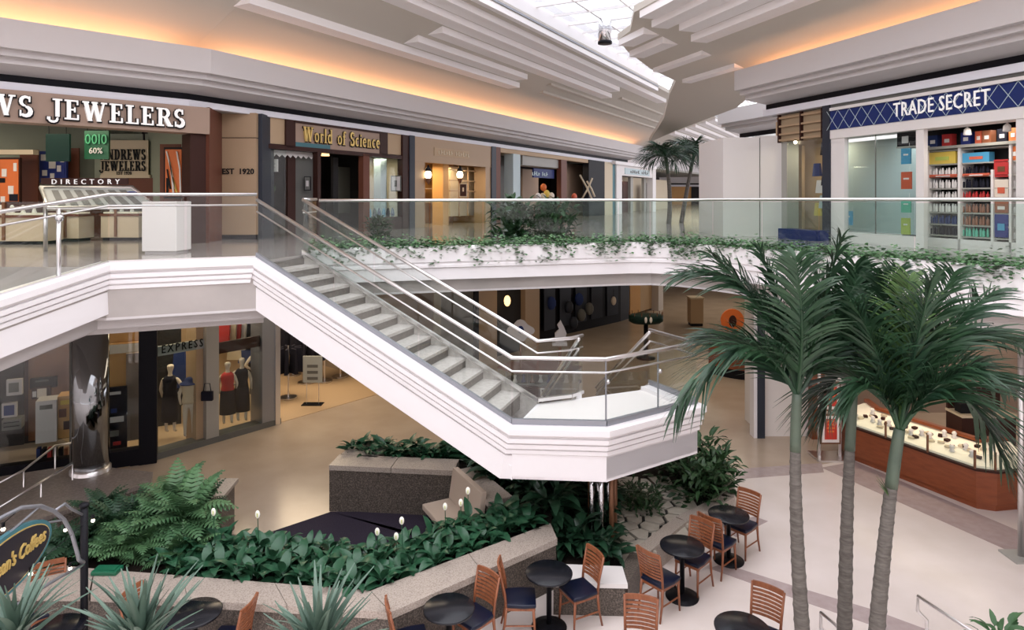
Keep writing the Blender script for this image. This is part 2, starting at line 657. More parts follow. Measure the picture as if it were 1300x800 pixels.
_tan = [gz(1100, 580), gz(1043, 590), gz(918, 600), Vector((3.3, 13.9, 0)), Vector((.6, 13.3, 0)), Vector((-2.9, 13.5, 0)), gz(421, 655), gz(322, 686), Vector((-4.9, 10.0, 0)), Vector((-8, 10, 0)), Vector((-20, 10, 0)), Vector((-20, 60, 0)), Vector((60, 60, 0)), Vector((60, 15, 0)), Vector((9.5, 15.0, 0))]
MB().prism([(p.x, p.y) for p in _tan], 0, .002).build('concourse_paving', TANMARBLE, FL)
band([(1043, 594), (1085, 586), (1330, 690), (1330, 722), (1297, 707)])
band([(918, 597), (1043, 588), (1046, 600), (918, 610)])
band([(900, 722), (918, 716), (1010, 745), (1110, 775), (1210, 812), (1170, 816), (1060, 778), (985, 752)])
band([(905, 668), (958, 656), (975, 662), (935, 682)])

# ---- upper floor slab: the near walkway, the bridge and everything beyond the court
slab_pts = [(-14, 10.5), BR0, BR1] + RING + [(34, -2), (60, 60), (60, 150), (-40, 150), (-40, 10.5)]
mb = MB()
mb.prism(slab_pts, 3.9, UP)
struct('floor_upper', mb, UPFLOOR, label='polished stone floor of the upper level')
soff = MB().prism(slab_pts, 3.86, 3.9)
struct('ceiling_lower', soff, CORN, label='plain soffit under the upper level')
# the ramped walkway that comes down towards the left of the picture
RA, RB = (-6.58, 8.6), (-6.8, 6.0)
RZ, RZB = UP - .24, UP - .52
mb = MB().hexa([(-14, 8.6, RZ - .6), (RA[0], RA[1], RZ - .6), (BR0[0], BR0[1], UP - .6), (-14, 10.5, UP - .6), (-14, 8.6, RZ), (RA[0], RA[1], RZ), (BR0[0], BR0[1], UP), (-14, 10.5, UP)])
mb.hexa([(-14, 6, RZB - .6), (RB[0], RB[1], RZB - .6), (RA[0], RA[1], RZ - .6), (-14, 8.6, RZ - .6), (-14, 6, RZB), (RB[0], RB[1], RZB), (RA[0], RA[1], RZ), (-14, 8.6, RZ)])
struct('floor_ramp', mb, UPFLOOR, label='ramped walkway descending beside the bridge')

# white ribbed edge of bridge and ramp
EDGE = [(-.2, -.78), (-.2, .03), (.07, .03), (.11, .0), (.11, -.09), (.08, -.125), (.05, -.125), (.05, -.145), (.08, -.15), (.08, -.215), (.03, -.22), (.03, -.24), (.055, -.245), (.055, -.305), (.01, -.31), (.01, -.33),
        (.03, -.335), (.03, -.39), (.015, -.40), (-.03, -.405), (-.03, -.425), (.0, -.43), (.0, -.78)]
ramp_path = [(RB[0], RB[1], RZB + .04), (RA[0], RA[1], RZ + .04), (BR0[0], BR0[1], UP + .04), (BR1[0], BR1[1], UP + .04)]
struct('trim_bridge', MB().sweep(ramp_path, EDGE, [0, 0, -.06, .24]), WHITE, label='white ribbed edge of the bridge and ramp')
TIER = [(-.38, -1.02), (-.38, -.74), (-.15, -.74), (-.15, -1.02)]
TIER2 = [(-.9, -1.16), (-.9, -.98), (-.62, -.98), (-.62, -1.16)]
tier_path = [(RB[0], RB[1], RZB), (RA[0], RA[1], RZ), (BR0[0], BR0[1], UP), (BR1[0] + .15, BR1[1] + .07, UP)]
mb = MB().sweep(tier_path, [(-1.6, -1.02), (-1.6, -.7), (-.28, -.7), (-.28, -1.02)])
mb.sweep(tier_path, [(-2.6, -1.16), (-2.6, -.9), (-.62, -.9), (-.62, -1.16)])
struct('trim_bridge_soffit', mb, CORN, label='stepped soffit below the bridge')

# ---- ring balcony edge with its planter trough
rp = [(x, y, UP) for x, y in RING]
PROF_R = [(-.5, -.1), (-.5, .06), (-.42, .06), (-.42, .0), (.10, .0), (.10, .12), (.2, .12), (.22, .08), (.22, -.2), (.19, -.22), (.19, -.24), (.21, -.26), (.21, -.31), (.17, -.33), (.17, -.56), (-.1, -.57), (-.1, -.66), (-.14, -.67), (-.14, -.78), (-.5, -.79)]
struct('trim_balcony', MB().sweep(rp, PROF_R), WHITE, label='white ribbed balcony edge with planter trough')
struct('trim_balcony_soffit', MB().sweep(rp, [(-1.2, -.9), (-1.2, -.76), (-.42, -.76), (-.42, -.9)]), CORN, label='stepped soffit under the balcony edge')
mbs = MB().sweep([(x, y, UP) for x, y in RING], [(-.40, -.02), (-.40, .085), (.09, .085), (.09, -.02)])
tag(mbs.build('planter_soil', SOIL), 'dark soil in the balcony planter trough', 'soil', kind='stuff')

# ------------------------------------------------------------------ cornices above the shops (lip hides the cove lamps)
CPROF = [(0, 3.55), (.70, 3.66), (.70, 3.78), (.88, 3.78), (.88, 3.90), (1.06, 3.90), (1.06, 4.45), (.98, 4.45), (.98, 3.95), (.6, 3.75), (0, 3.75)]
path_l = [W1.P(-5, 0, UP), (-7.68, 15.82, UP), W2.P(30.8, 0, UP)]
path_r = [W3.P(-2.4, 0, UP), W3.P(16, 0, UP)]
CPROF_R = [(o, z + .17) for o, z in CPROF]
struct('trim_cornice_left', MB().sweep(path_l, CPROF), CORN, label='stepped cornice above the left shops')
struct('trim_cornice_right', MB().sweep(path_r, CPROF_R), CORN, label='stepped cornice above the right shops')
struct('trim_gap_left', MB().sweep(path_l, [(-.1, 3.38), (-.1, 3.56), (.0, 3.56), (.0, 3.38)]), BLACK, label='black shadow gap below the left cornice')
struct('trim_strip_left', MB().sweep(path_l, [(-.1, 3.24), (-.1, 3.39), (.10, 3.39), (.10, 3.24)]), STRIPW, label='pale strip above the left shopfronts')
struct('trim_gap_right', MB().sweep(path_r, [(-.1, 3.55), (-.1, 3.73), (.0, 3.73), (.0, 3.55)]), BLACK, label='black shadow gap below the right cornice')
struct('trim_strip_right', MB().sweep(path_r, [(-.1, 3.39), (-.1, 3.56), (.12, 3.56), (.12, 3.39)]), STRIPW, label='pale strip above the right shopfronts')

# ------------------------------------------------------------------ main ceilings: two slopes rising to the rooflight
SL = .37


def hl(L):
    return EYE + 3.6 + SL * (13.6 - L)


def hr(L):
    return EYE + 3.6 + SL * (12.1 - L)


def PL(L, t, z=None):     # left slope: distance L from the camera's line along D1
    return Vector((-.883 * L + .47 * t, .47 * L + .883 * t, hl(L) if z is None else z))


def PR(L, t, z=None):
    return Vector((.953 * L - .303 * t, .303 * L + .953 * t, hr(L) if z is None else z))


def tl(px, L):            # t at which the line L passes picture column px
    D = FPX * L / (.883 * (1102.4 - px))
    return (D - .47 * L) / .883


def tr(px, L):
    D = FPX * L / (.953 * (px - 379.7))
    return (D - .303 * L) / .953


def on_right(px, y):
    q = .953 * (px - 650) / FPX + .303
    D = (3.6 + SL * 12.1) / ((250 - y) / FPX + SL * q)
    return Vector(((px - 650) * D / FPX, D, EYE + (250 - y) * D / FPX))


T0 = -9
mb = MB()
tE9, tE14 = 32.0, 41.5
for k in range(1):
    a, b, c, d = PL(14.25, 10.36), PL(14.25, tE14), PL(9.0, tE9), PL(9.0, 9.58)
    mb.extrude([a, b, c, d], (0, 0, .18))
mb.extrude([PL(14.25, tE14), PL(14.25, 76), PL(9, 76), PL(9, 44)], (0, 0, .18))      # carries on past the crossing
mb.extrude([PL(14.25, tE14), PL(9, 44), PL(9, tE9)], (0, 0, .18))
# over the first left wall
def P1(L, t):
    return Vector((-.707 * L + .707 * t, .707 * L + .707 * t, EYE + 3.38 + SL * (16.6 - L)))


mb.extrude([P1(16.65, -12), P1(16.65, 5.75), P1(11.43, 6.53), P1(11.43, -12)], (0, 0, .18))
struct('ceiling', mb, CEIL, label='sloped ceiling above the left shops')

mb = MB()
poly = [on_right(858, 166), on_right(935, 137), PR(12.85, tr(972, 12.85)), PR(12.85, T0), PR(8.52, T0), PR(8.52, tr(805, 8.52)), PR(9.02, tr(800, 9.02)), PR(9.1, tr(784, 9.1)), PR(9.69, tr(797, 9.69)), PR(10.74, tr(826, 10.74)), PR(11.66, tr(858, 11.66)), on_right(850, 120), on_right(843, 150), on_right(824, 181)]
mb.extrude(poly, (0, 0, .18))
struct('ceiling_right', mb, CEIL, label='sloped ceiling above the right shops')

# stepped ribs of both slopes
def wedge(P, h, L, ta, tb, dz=.19, w=.5):
    a0, a1 = P(L, ta), P(L, tb)
    z = h(L)
    mb = MB()
    prof = [(L, z + .02), (L, z - dz), (L + w, z - dz + .0)]
    va = [P(l, ta, zv) for l, zv in prof]
    vb = [P(l, tb, zv) for l, zv in prof]
    mb.add(va + vb, [(0, 1, 2), (5, 4, 3), (0, 3, 4, 1), (1, 4, 5, 2), (2, 5, 3, 0)])
    return mb


CL = bpy.data.objects['ceiling']
CR = bpy.data.objects['ceiling_right']
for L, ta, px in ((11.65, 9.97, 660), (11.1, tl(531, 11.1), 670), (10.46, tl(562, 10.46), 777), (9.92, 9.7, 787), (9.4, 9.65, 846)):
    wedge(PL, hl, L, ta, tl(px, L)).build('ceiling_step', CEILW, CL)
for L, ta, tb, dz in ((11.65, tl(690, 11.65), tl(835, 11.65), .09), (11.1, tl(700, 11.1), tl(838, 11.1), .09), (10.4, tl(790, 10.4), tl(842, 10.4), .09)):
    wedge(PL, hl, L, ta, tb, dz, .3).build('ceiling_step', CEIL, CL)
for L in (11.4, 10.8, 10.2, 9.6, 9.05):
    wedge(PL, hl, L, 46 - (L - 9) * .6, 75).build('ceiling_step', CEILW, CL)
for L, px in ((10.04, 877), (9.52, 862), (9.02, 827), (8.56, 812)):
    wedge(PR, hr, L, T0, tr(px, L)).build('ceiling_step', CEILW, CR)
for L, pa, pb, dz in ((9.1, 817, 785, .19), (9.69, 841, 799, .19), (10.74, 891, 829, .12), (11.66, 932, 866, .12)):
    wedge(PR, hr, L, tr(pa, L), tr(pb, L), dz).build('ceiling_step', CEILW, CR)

# rooflight upstand along the left slope and glazing above the court
mb = MB()
mb.extrude([PL(9.0, T0, hl(9) - .16), PL(9.0, tE9, hl(9) - .16), PL(9.0, tE9, hl(9) + .9), PL(9.0, T0, hl(9) + .9)], PL(9.18, 0, 0) - PL(9.0, 0, 0))
struct('trim_rooflight_curb', mb, CEILW, label='white curb along the rooflight')
mb = MB()
mb.extrude([PL(8.995, T0, hl(9) + .03), PL(8.995, tE9, hl(9) + .03), PL(8.995, tE9, hl(9) + .09), PL(8.995, T0, hl(9) + .09)], PL(8.97, 0, 0) - PL(8.995, 0, 0))
struct('trim_rooflight_edge', mb, DKSTEEL, label='dark metal edge of the rooflight')

sky = struct_root('window_rooflight', (0, 0, 0), 'glazed rooflight over the court')
ZG = hl(9) + .55
for i in range(0, 15):                       # glazing bars along the slope direction
    L = 9.0 - i * 1.25
    m = MB().extrude([PL(L, T0, ZG), PL(L, 44, ZG), PL(L, 44, ZG + .09), PL(L, T0, ZG + .09)], PL(L + .05, 0, 0) - PL(L, 0, 0))
    m.build('glazing_bar', CEILW, sky)
for i in range(0, 43):
    t = T0 + i * 1.25
    w_ = .06 if i % 2 == 0 else .035
    m = MB().extrude([PL(9.0, t, ZG - .03), PL(-8.5, t, ZG - .03), PL(-8.5, t, ZG + .06), PL(9.0, t, ZG + .06)], PL(0, t + w_, 0) - PL(0, t, 0))
    m.build('cross_bar', CEILW, sky)
pm = None
for i in range(0, 14):                       # one sheet of glass per bay, seen from below through the opening
    for j in range(10, 21):
        La, ta = 9.0 - i * 1.25, T0 + j * 2.5
        if i > 6:
            continue
        MB().extrude([PL(La - .06, ta + .06, ZG + .04), PL(La - .06, ta + 2.44, ZG + .04), PL(La - 1.2, ta + 2.44, ZG + .04), PL(La - 1.2, ta + .06, ZG + .04)], (0, 0, .012)).build('pane', SKYGLASS, sky)

# pendant floodlight can under the rooflight
c = gd(768, 38, 22)
lf = thing('pendant_floodlight', 'chrome cylinder floodlight hanging below the rooflight', 'lamp', c)
MB().lathe([(.17, -.42), (.22, -.40), (.22, .30), (.16, .38)], c, 20).build('can', CHROME, lf, True)
MB().lathe([(.20, -.47), (.235, -.46), (.235, -.38), (.20, -.37)], c, 20).build('bezel', BLKMET, lf, True)
MB().tube([c + Vector((0, 0, .35)), Vector((c.x, c.y, ZG))], .025).build('hanging_rod', STEEL, lf)

# cove lamps hidden in both cornices
WARM = (1.0, .50, .26)


def strip_lamp(a, b, power):
    a, b = Vector(a), Vector(b)
    o = lamp('cove_lamp', (a + b) / 2, (b - a).length, power, WARM, (0, 0, 0), .2)
    o.rotation_euler = (PI, 0, math.atan2(-(b - a).y, (b - a).x) * -1)
    return o


strip_lamp(W1.P(-4, .2, UP + 3.85), W1.P(3.2, .2, UP + 3.85), 95)
strip_lamp(W2.P(-1.6, .2, UP + 3.85), W2.P(15, .2, UP + 3.85), 200)
strip_lamp(W2.P(15, .2, UP + 3.85), W2.P(30.5, .2, UP + 3.85), 190)
strip_lamp(W3.P(-2, .2, UP + 4.03), W3.P(14, .2, UP + 4.03), 190)

# warm-lit end beyond the right cornice and the second cornice behind it
p2 = [Vector((9.45, 27.8, UP)), Vector((9.45, 27.8, UP)) + Vector((.303, -.953, 0)) * 9]
struct('trim_cornice_alcove', MB().sweep(p2, [(o, z + .17) for o, z in CPROF]), CORN, label='stepped cornice in the recess beyond the right shops')
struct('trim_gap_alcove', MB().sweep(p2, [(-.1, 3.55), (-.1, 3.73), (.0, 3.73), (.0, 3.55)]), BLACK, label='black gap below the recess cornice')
strip_lamp(p2[0] + Vector((-.5, 0, 4.35)), p2[1] + Vector((-.5, 0, 4.35)), 60)
# white block standing in the corner before the recess
pa, pb = gd(918, 300, 18.6), gd(985, 300, 18.6)
mb = MB().box(pa.x, 18.6, UP, gd(964, 0, 18.6).x, 21, 7.45)
wp = struct('wall_corner_block', mb, OFFW, label='plain white wall block beside the right shops')
MB().box(gd(965.5, 0, 18.6).x, 18.62, UP, pb.x + .25, 21, 7.50).build('panel', OFFW, wp)
MB().box(gd(963.5, 0, 18.6).x, 18.64, UP, gd(966, 0, 18.6).x, 20.5, 7.44).build('joint', GREYDOOR, wp)

# ------------------------------------------------------------------ walls behind and above the shopfronts
struct('wall_left', MB().fbox(W1, -6, 4.0, -6.2, -6.0, UP, 9.3).fbox(W2, -.5, 60, -6.2, -6.0, UP, 9.3), DARKSHOP, label='dark rear wall of the left shops')
struct('wall_left_upper', MB().fbox(W1, -6, 3.5, -.25, -.12, 8.1, 9.3).fbox(W2, -1.9, 60, -.25, -.12, 8.1, 9.3), CORN, label='wall above the left shopfronts')
struct('wall_right_upper', MB().fbox(W3, -2.4, 16, -.25, -.12, 8.1, 9.5), CORN, label='wall above the right shopfronts')
struct('wall_right', MB().fbox(W3, -2.4, 16, -5.2, -5.0, UP, 9.3), DARKSHOP, label='dark rear wall of the right shops')
struct('ceiling_shops', MB().fbox(W1, -6, 3.6, -6, -.12, 7.95, 8.1).fbox(W2, -1.9, 60, -6, -.12, 7.95, 8.1).fbox(W3, -2.4, 16, -5, -.12, 8.1, 8.25), GREYSTONE, label='flat ceiling inside the upper shops')
struct('wall_back_lightblock', MB().box(-24, -14, 0, 24, -13.6, 13), OFFW, label='unseen wall added behind the viewer to keep out level daylight')  # added out of view to block level daylight, leaving light from above
struct('wall_left_flank', MB().box(-24, -14, 0, -23.6, 30, 12), OFFW, label='far flank wall on the left')  # both flanks out of view, raised so daylight enters only from above
struct('wall_right_flank', MB().box(24, -14, 0, 24.4, 30, 12), OFFW, label='far flank wall on the right')

# ------------------------------------------------------------------ staircase
S0 = Vector((-4.36, 11.4, UP))
S1 = Vector((0, 9.9, 2.36))
LZ = 2.36
WD = 1.3                                       # flight width
wv = Vector((.325, .946, 0)) * WD
LAND = [(0, 9.9), (1.385, 9.81), (3.02, 10.91), (2.47, 12.0), (1.14, 11.42), (.42, 11.13)]
st = thing('staircase', 'white ribbed staircase of two flights with glass sides and a mid landing', 'staircase', (0, 9.9, 0))
nst = 14
run = Vector((S1.x - S0.x, S1.y - S0.y, 0)) / nst
for k in range(nst):
    a = Vector((S0.x, S0.y, 0)) + run * k
    z = UP - (UP - LZ) / nst * (k + 1)
    b = a + run * 1.0
    n_ = run.normalized()
    if k < nst - 1:
        mb = MB()
        mb.hexa([a + Vector((0, 0, z - .05)), b + n_ * .03 + Vector((0, 0, z - .05)), b + n_ * .03 + wv + Vector((0, 0, z - .05)), a + wv + Vector((0, 0, z - .05)),
                 a + Vector((0, 0, z)), b + n_ * .03 + Vector((0, 0, z)), b + n_ * .03 + wv + Vector((0, 0, z)), a + wv + Vector((0, 0, z))])
        t = mb.build('tread', TREAD, st)
    mb = MB()
    c = a + n_ * .02
    a2 = a
    mb.hexa([a2 + Vector((0, 0, z - .12)), c + Vector((0, 0, z - .12)), c + wv + Vector((0, 0, z - .12)), a2 + wv + Vector((0, 0, z - .12)),
             a2 + Vector((0, 0, z + .117)), c + Vector((0, 0, z + .117)), c + wv + Vector((0, 0, z + .117)), a2 + wv + Vector((0, 0, z + .117))])
    mb.build('riser', RISER, st)
# near stringer runs on round the landing
edge_path = [S0 + Vector((0, 0, .04)), S1 + Vector((0, 0, .04))] + [Vector((x, y, LZ + .04)) for x, y in LAND[1:4]]
MB().sweep(edge_path, EDGE, [.24, .24, 0, 0, 0]).build('near_stringer', WHITE, st)
farp = [Vector((.42, 11.13, LZ + .04)), S1 + wv + Vector((0, 0, .04)), S0 + wv + Vector((0, 0, .04))]
MB().sweep([S1 + wv + Vector((0, 0, .04)), S0 + wv + Vector((0, 0, .04))], [(.0, -.78), (.0, -.03), (.1, -.03), (.1, -.78)]).build('far_stringer', TREAD, st)
so = MB().hexa([S0 + Vector((0, 0, -.75)), S1 + Vector((0, 0, -.75)), S1 + wv + Vector((0, 0, -.75)), S0 + wv + Vector((0, 0, -.75)),
                S0 + Vector((0, 0, -.55)), S1 + Vector((0, 0, -.55)), S1 + wv + Vector((0, 0, -.55)), S0 + wv + Vector((0, 0, -.55))])
so.build('soffit', WHITE, st)
MB().prism(LAND, LZ - .7, LZ).build('landing', WHITE, st)
MB().prism([(.05, 9.96), (1.37, 9.88), (2.92, 10.93), (2.43, 11.9), (1.14, 11.34), (.46, 11.05)], LZ, LZ + .006).build('landing_paving', OFFW, st)
# second flight, going down away from the camera
F0a, F0b = Vector((1.14, 11.42, 0)), Vector((2.47, 12.0, 0))
dv = Vector((-.10, .995, 0)) * .33
for k in range(13):
    z = LZ - .167 * (k + 1)
    a, b = F0a + dv * k, F0b + dv * k
    a2, b2 = a + dv * 1.08, b + dv * 1.08
    MB().hexa([a + Vector((0, 0, z - .17)), b + Vector((0, 0, z - .17)), b2 + Vector((0, 0, z - .17)), a2 + Vector((0, 0, z - .17)), a + Vector((0, 0, z)), b + Vector((0, 0, z)), b2 + Vector((0, 0, z)), a2 + Vector((0, 0, z))]).build('tread', TREAD, st)
for q in (F0a, F0b):
    e = q + dv * 13
    MB().sweep([q + Vector((0, 0, LZ + .04)), e + Vector((0, 0, .22))], [(-.05, -.35), (-.05, .03), (.05, .03), (.05, -.35)]).build('lower_stringer', WHITE, st)
# support column below the landing
for k in range(7):
    an = 2 * PI * k / 7
    pc = (1.45 + .20 * math.cos(an), 10.75 + .20 * math.sin(an), 0)
    MB().lathe([(.042, 0), (.042, LZ - .7)], pc, 12).build('support_pipe', CHROME if k % 3 else BRONZE, st, True)
MB().lathe([(.30, LZ - .80), (.30, LZ - .70)], (1.45, 10.75, 0), 20).build('support_cap', STEEL, st, True)

# ---- glass sides and rails
def rail_run(parent, pts, h=.97, low=.80, glass=True, gap=.02, inset=0, nglass=None, r=.03, base=.03, rail2=True, shoe=.055):
    """pts = floor line points; panels between consecutive points, a top rail and a thin second rail"""
    pts = [Vector(p) for p in pts]
    MB().tube([p + Vector((0, 0, h)) for p in pts], r, 10).build('handrail', STEEL, parent, True)
    if rail2:
        MB().tube([p + Vector((0, 0, low)) for p in pts], .016, 8).build('lower_rail', STEEL, parent, True)
    for i in range(len(pts) - 1):
        a, b = pts[i], pts[i + 1]
        n = nglass[i] if nglass else 1
        for j in range(n):
            p, q = a.lerp(b, j / n), a.lerp(b, (j + 1) / n)
            d = (q - p).normalized() * gap
            p, q = p + d, q - d
            nn = Vector((d.y, -d.x, 0)).normalized() * .012
            if glass:
                MB().extrude([p + Vector((0, 0, base)), q + Vector((0, 0, base)), q + Vector((0, 0, h - .04)), p + Vector((0, 0, h - .04))], nn).build('glass_panel', GLASS, parent)
        d = (b - a).normalized()
        nn = Vector((d.y, -d.x, 0)).normalized() * .03
        MB().extrude([a + nn + Vector((0, 0, .0)), b + nn + Vector((0, 0, .0)), b + nn + Vector((0, 0, shoe)), a + nn + Vector((0, 0, shoe))], nn * -2).build('base_shoe', DKSTEEL if shoe > .06 else STEEL, parent)


nearl = [S0, S1] + [Vector((x, y, LZ)) for x, y in LAND[1:4]]
tr_ = thing('glass_balustrade', 'near glass balustrade with steel rails down the stair and round the landing', 'balustrade', S1)
rail_run(tr_, [p + Vector((0, .04, .05)) for p in nearl], h=1.0, nglass=[3, 1, 1, 1], shoe=.10)
for p in (nearl[2], nearl[2].lerp(nearl[3], .55)):
    MB().tube([p + Vector((0, .06, .05)), p + Vector((0, .06, 1.02))], .014, 6).build('post', DKSTEEL, tr_)
    MB().ball(p + Vector((.03, .04, .72)), .035).build('glass_clamp', CHROME, tr_, True)
fr_ = thing('glass_balustrade', 'far glass balustrade on the bridge side of the upper stair flight', 'balustrade', S1 + wv)
ff = [S0 + wv, S1 + wv, Vector((1.0, 11.36, LZ)), Vector((1.22, 11.6, LZ))]
rail_run(fr_, [p + Vector((0, -.04, .05)) for p in ff], h=1.0, nglass=[3, 1, 1])
for q, nm, lab in ((F0a, 'a', 'left'), (F0b, 'b', 'right')):
    t = thing('glass_balustrade', f'glass balustrade descending on the {lab} of the lower stair flight', 'balustrade', q)
    e = q + dv * 13
    rail_run(t, [q + Vector((0, 0, LZ + .05)), e + Vector((0, 0, .2))], h=.97, nglass=[3])
# bridge balustrade
t = thing('glass_balustrade', 'glass balustrade along the bridge and ramp left of the stair head', 'balustrade', BR1 + (UP,))
rail_run(t, [(RB[0] - .05, RB[1], RZB + .04), (RA[0] - .05, RA[1], RZ + .04), (BR0[0] - .02, BR0[1] + .08, UP + .04), (BR1[0], BR1[1] + .05, UP + .04)], h=1.10, low=.92, nglass=[1, 1, 2])
pp = Vector((-6.5, 9.6, UP - .12))
MB().tube([pp, pp + Vector((0, 0, 1.05))], .03, 8).build('post', STEEL, t, True)
MB().ball(pp + Vector((.03, -.03, .92)), .06).build('glass_clamp', CHROME, t, True)
# stair head returns
t = thing('glass_balustrade', 'short glass return at the head of the stair beside the planted balcony', 'balustrade', (-3.9, 12.9, UP))
rail_run(t, [S0 + wv, S0 + wv + Vector((-.05, 1.0, 0))], h=1.05)

# ring balcony balustrade, set back behind the ivy trough
rb = []
for i, (x, y) in enumerate(RING):
    a = Vector(RING[max(i - 1, 0)]); b = Vector(RING[min(i + 1, len(RING) - 1)])
    d = (b - a).normalized()
    rb.append(Vector((x - d.y * .45, y + d.x * .45, UP)))
rb[0] = Vector((-3.85, 13.35, UP))
rl = thing('glass_balustrade', 'long glass balustrade with steel handrail behind the balcony ivy', 'balustrade', rb[2])
hp = [p + Vector((0, 0, 1.03 + .035 * max(0, (i - 5) / 3))) for i, p in enumerate(rb)]
MB().tube(hp, .032, 10).build('handrail', STEEL, rl, True)
for i in range(len(rb) - 1):
    a, b = rb[i], rb[i + 1]
    n = max(1, round((b - a).length / 1.5))
    for j in range(n):
        p, q = a.lerp(b, j / n), a.lerp(b, (j + 1) / n)
        d = (q - p).normalized() * .012
        p, q = p + d, q - d
        nn = Vector((d.y, -d.x, 0)).normalized() * .012
        MB().extrude([p + Vector((0, 0, .05)), q + Vector((0, 0, .05)), q + Vector((0, 0, 1.0)), p + Vector((0, 0, 1.0))], nn).build('glass_panel', RINGGLASS, rl)

# ------------------------------------------------------------------ upper shopfronts
def pz1(px, y):
    return zz(y, d1(px))


def board(F, name, m, parent, ua, ub, za, zb, n0, n1):
    return MB().fbox(F, min(ua, ub), max(ua, ub), n0, n1, min(za, zb), max(za, zb)).build(name, m, parent)


def flat(name, m, x0, y0, x1, y1, D, th=.05, parent=None):
    """a real flat board standing at distance D, covering what the photograph shows there"""
    a, b = gd(x0, y0, D), gd(x1, y1, D)
    return MB().box(a.x, D, b.z, b.x, D + th, a.z).build(name, m, parent)


def word_bars(parent, m, F, ua, ub, z, h, n, k):
    """raised letters too far off to be read: a row of narrow marks"""
    mb = MB()
    w = (ub - ua) / k
    for i in range(k):
        if i == k // 2:
            continue
        mb.fbox(F, ua + i * w, ua + (i + .35) * w, n, n + .02, z, z + h * (1 if i % 3 else .75))
        mb.fbox(F, ua + (i + .35) * w, ua + (i + .75) * w, n, n + .02, z + (h * .4 if i % 2 else 0), z + (h * .55 if i % 2 else h * .16))
    mb.build('lettering', m, parent)


def u2n(px, n):
    return (d2(px, 14.2 - n) - 17.6 + .47 * n) / .883


def b2(name, m, parent, xa, xb, za, zb, n0, n1):
    n = max(n0, n1)
    return board(W2, name, m, parent, u2n(xa, n), u2n(xb, n), za, zb, n0, n1)


def u3n(px, n):
    return (16.8 - .303 * n - d3(px, 12.69 - n)) / .953


# ---- jeweller (first left wall)
jf = thing('shopfront', 'jewellery shopfront with white serif lettering on a taupe sign board', 'shopfront', W1.P(0, 0, UP))
zb, zt = 7.30, 7.93
board(W1, 'sign_board', SIGNTAN, jf, -4.5, 4.02, zb, zt, -.35, .18)
uS, uE = u1(62), u1(233)
serif_text('JEWELERS', jf, LETTERW, lambda x, y, w: W1.P(uS + x, .185 + w, 7.41 + y), .41, uE - uS, .09, body=LETTERB)
kw = (uE - uS) / serif_len('JEWELERS') * serif_len('ANDREWS')
uS2 = u1(39) - kw + .05
serif_text('ANDREWS', jf, LETTERW, lambda x, y, w: W1.P(uS2 + x, .185 + w, 7.41 + y), .41, kw, .09, body=LETTERB)
board(W1, 'dark_pier', DKBROWN, jf, 3.62, 4.02, UP, 7.3, -.5, .05)
board(W1, 'rear_wall', SAGE, jf, -6, 6.5, UP, 7.9, -5.9, -5.8)
board(W1, 'side_wall', SAGE, jf, 4.02, 4.1, UP, 7.9, -5.8, -.5)
board(W1, 'brown_dado', REDBROWN, jf, -6, 4.5, UP, 6.0, -5.78, -5.7)
# things seen inside, each at its own distance
flat('wall_panel', SAGE, 120, 170, 205, 242, 19.2, .05, jf)
lw_ = flat('lit_wall_panel', CREAM, 128, 178, 188, 223, 19.0, .04, jf)
a_, b_ = gd(128, 192, 18.98), gd(186, 192, 18.98)
serif_text('ANDREWS', jf, LETTERB, lambda x, y, w: Vector((a_.x + x, 18.98 - w, zz(203, 18.98) + y)), .30, (b_.x - a_.x), .03, joined='lettering')
serif_text('JEWELERS', jf, LETTERB, lambda x, y, w: Vector((a_.x + x, 18.98 - w, zz(217, 18.98) + y)), .28, (b_.x - a_.x), .03, joined='lettering')
text_mesh('EST 1920', .14, .02, LETTERB, 'lettering', jf, lambda x, y, w: Vector((gd(148, 0, 18.98).x + x, 18.98 - w, zz(222, 18.98) + y)), fit=.42)
flat('lit_ledge', CREAM, 127, 222, 190, 226, 18.9, .2, jf)
flat('display_base', REDBROWN, 118, 226, 196, 262, 18.95, .05, jf)
def poster(nm, lab, x0, y0, x1, y1, D, frame_m, art_m, extra=(), cat='poster', group=None):
    t = thing(nm, lab, cat, gd((x0 + x1) / 2, y1, D), group)
    flat('frame', frame_m, x0, y0, x1, y1, D, .08, t)
    w, h = (x1 - x0), (y1 - y0)
    k = .10 if w < 22 else .07
    flat('print', art_m, x0 + w * k, y0 + h * k * .6, x1 - w * k, y1 - h * k * .6, D - .02, .02, t)
    for (a, b, c, d, m) in extra:
        flat('print_patch', m, x0 + w * a, y0 + h * b, x0 + w * c, y0 + h * d, D - .035, .015, t)
    return t
poster('poster', 'tall orange poster with white spots at the left end of the jewellery shop', -2, 200, 25, 258, 17.3, DKBROWN, ORANGEP,
       [(.15, .25, .38, .42, OFFW), (.45, .62, .7, .8, OFFW), (.7, .12, .85, .3, OFFW), (.05, .45, .3, .55, LETTERB), (.5, .8, .9, .95, DKCLOTH), (.1, .85, .3, .98, OFFW)])
poster('poster', 'blue poster with white star shapes inside the jewellery shop', 50, 192, 84, 232, 18.4, BLUEP, BLUEP,
       [(.05, .1, .25, .3, OFFW), (.35, .3, .6, .55, OFFW), (.65, .45, .8, .65, OFFW), (.1, .6, .28, .78, OFFW), (.4, .7, .55, .85, OFFW), (.78, .2, .92, .35, OFFW)])
tp = poster('poster', 'tall red poster with white flowing streaks beside the dark pier of the jewellery shop', 208, 187, 232, 252, 17.2, LETTERB, ORANGEP,
       [(.12, .6, .24, .92, LETTERB)])
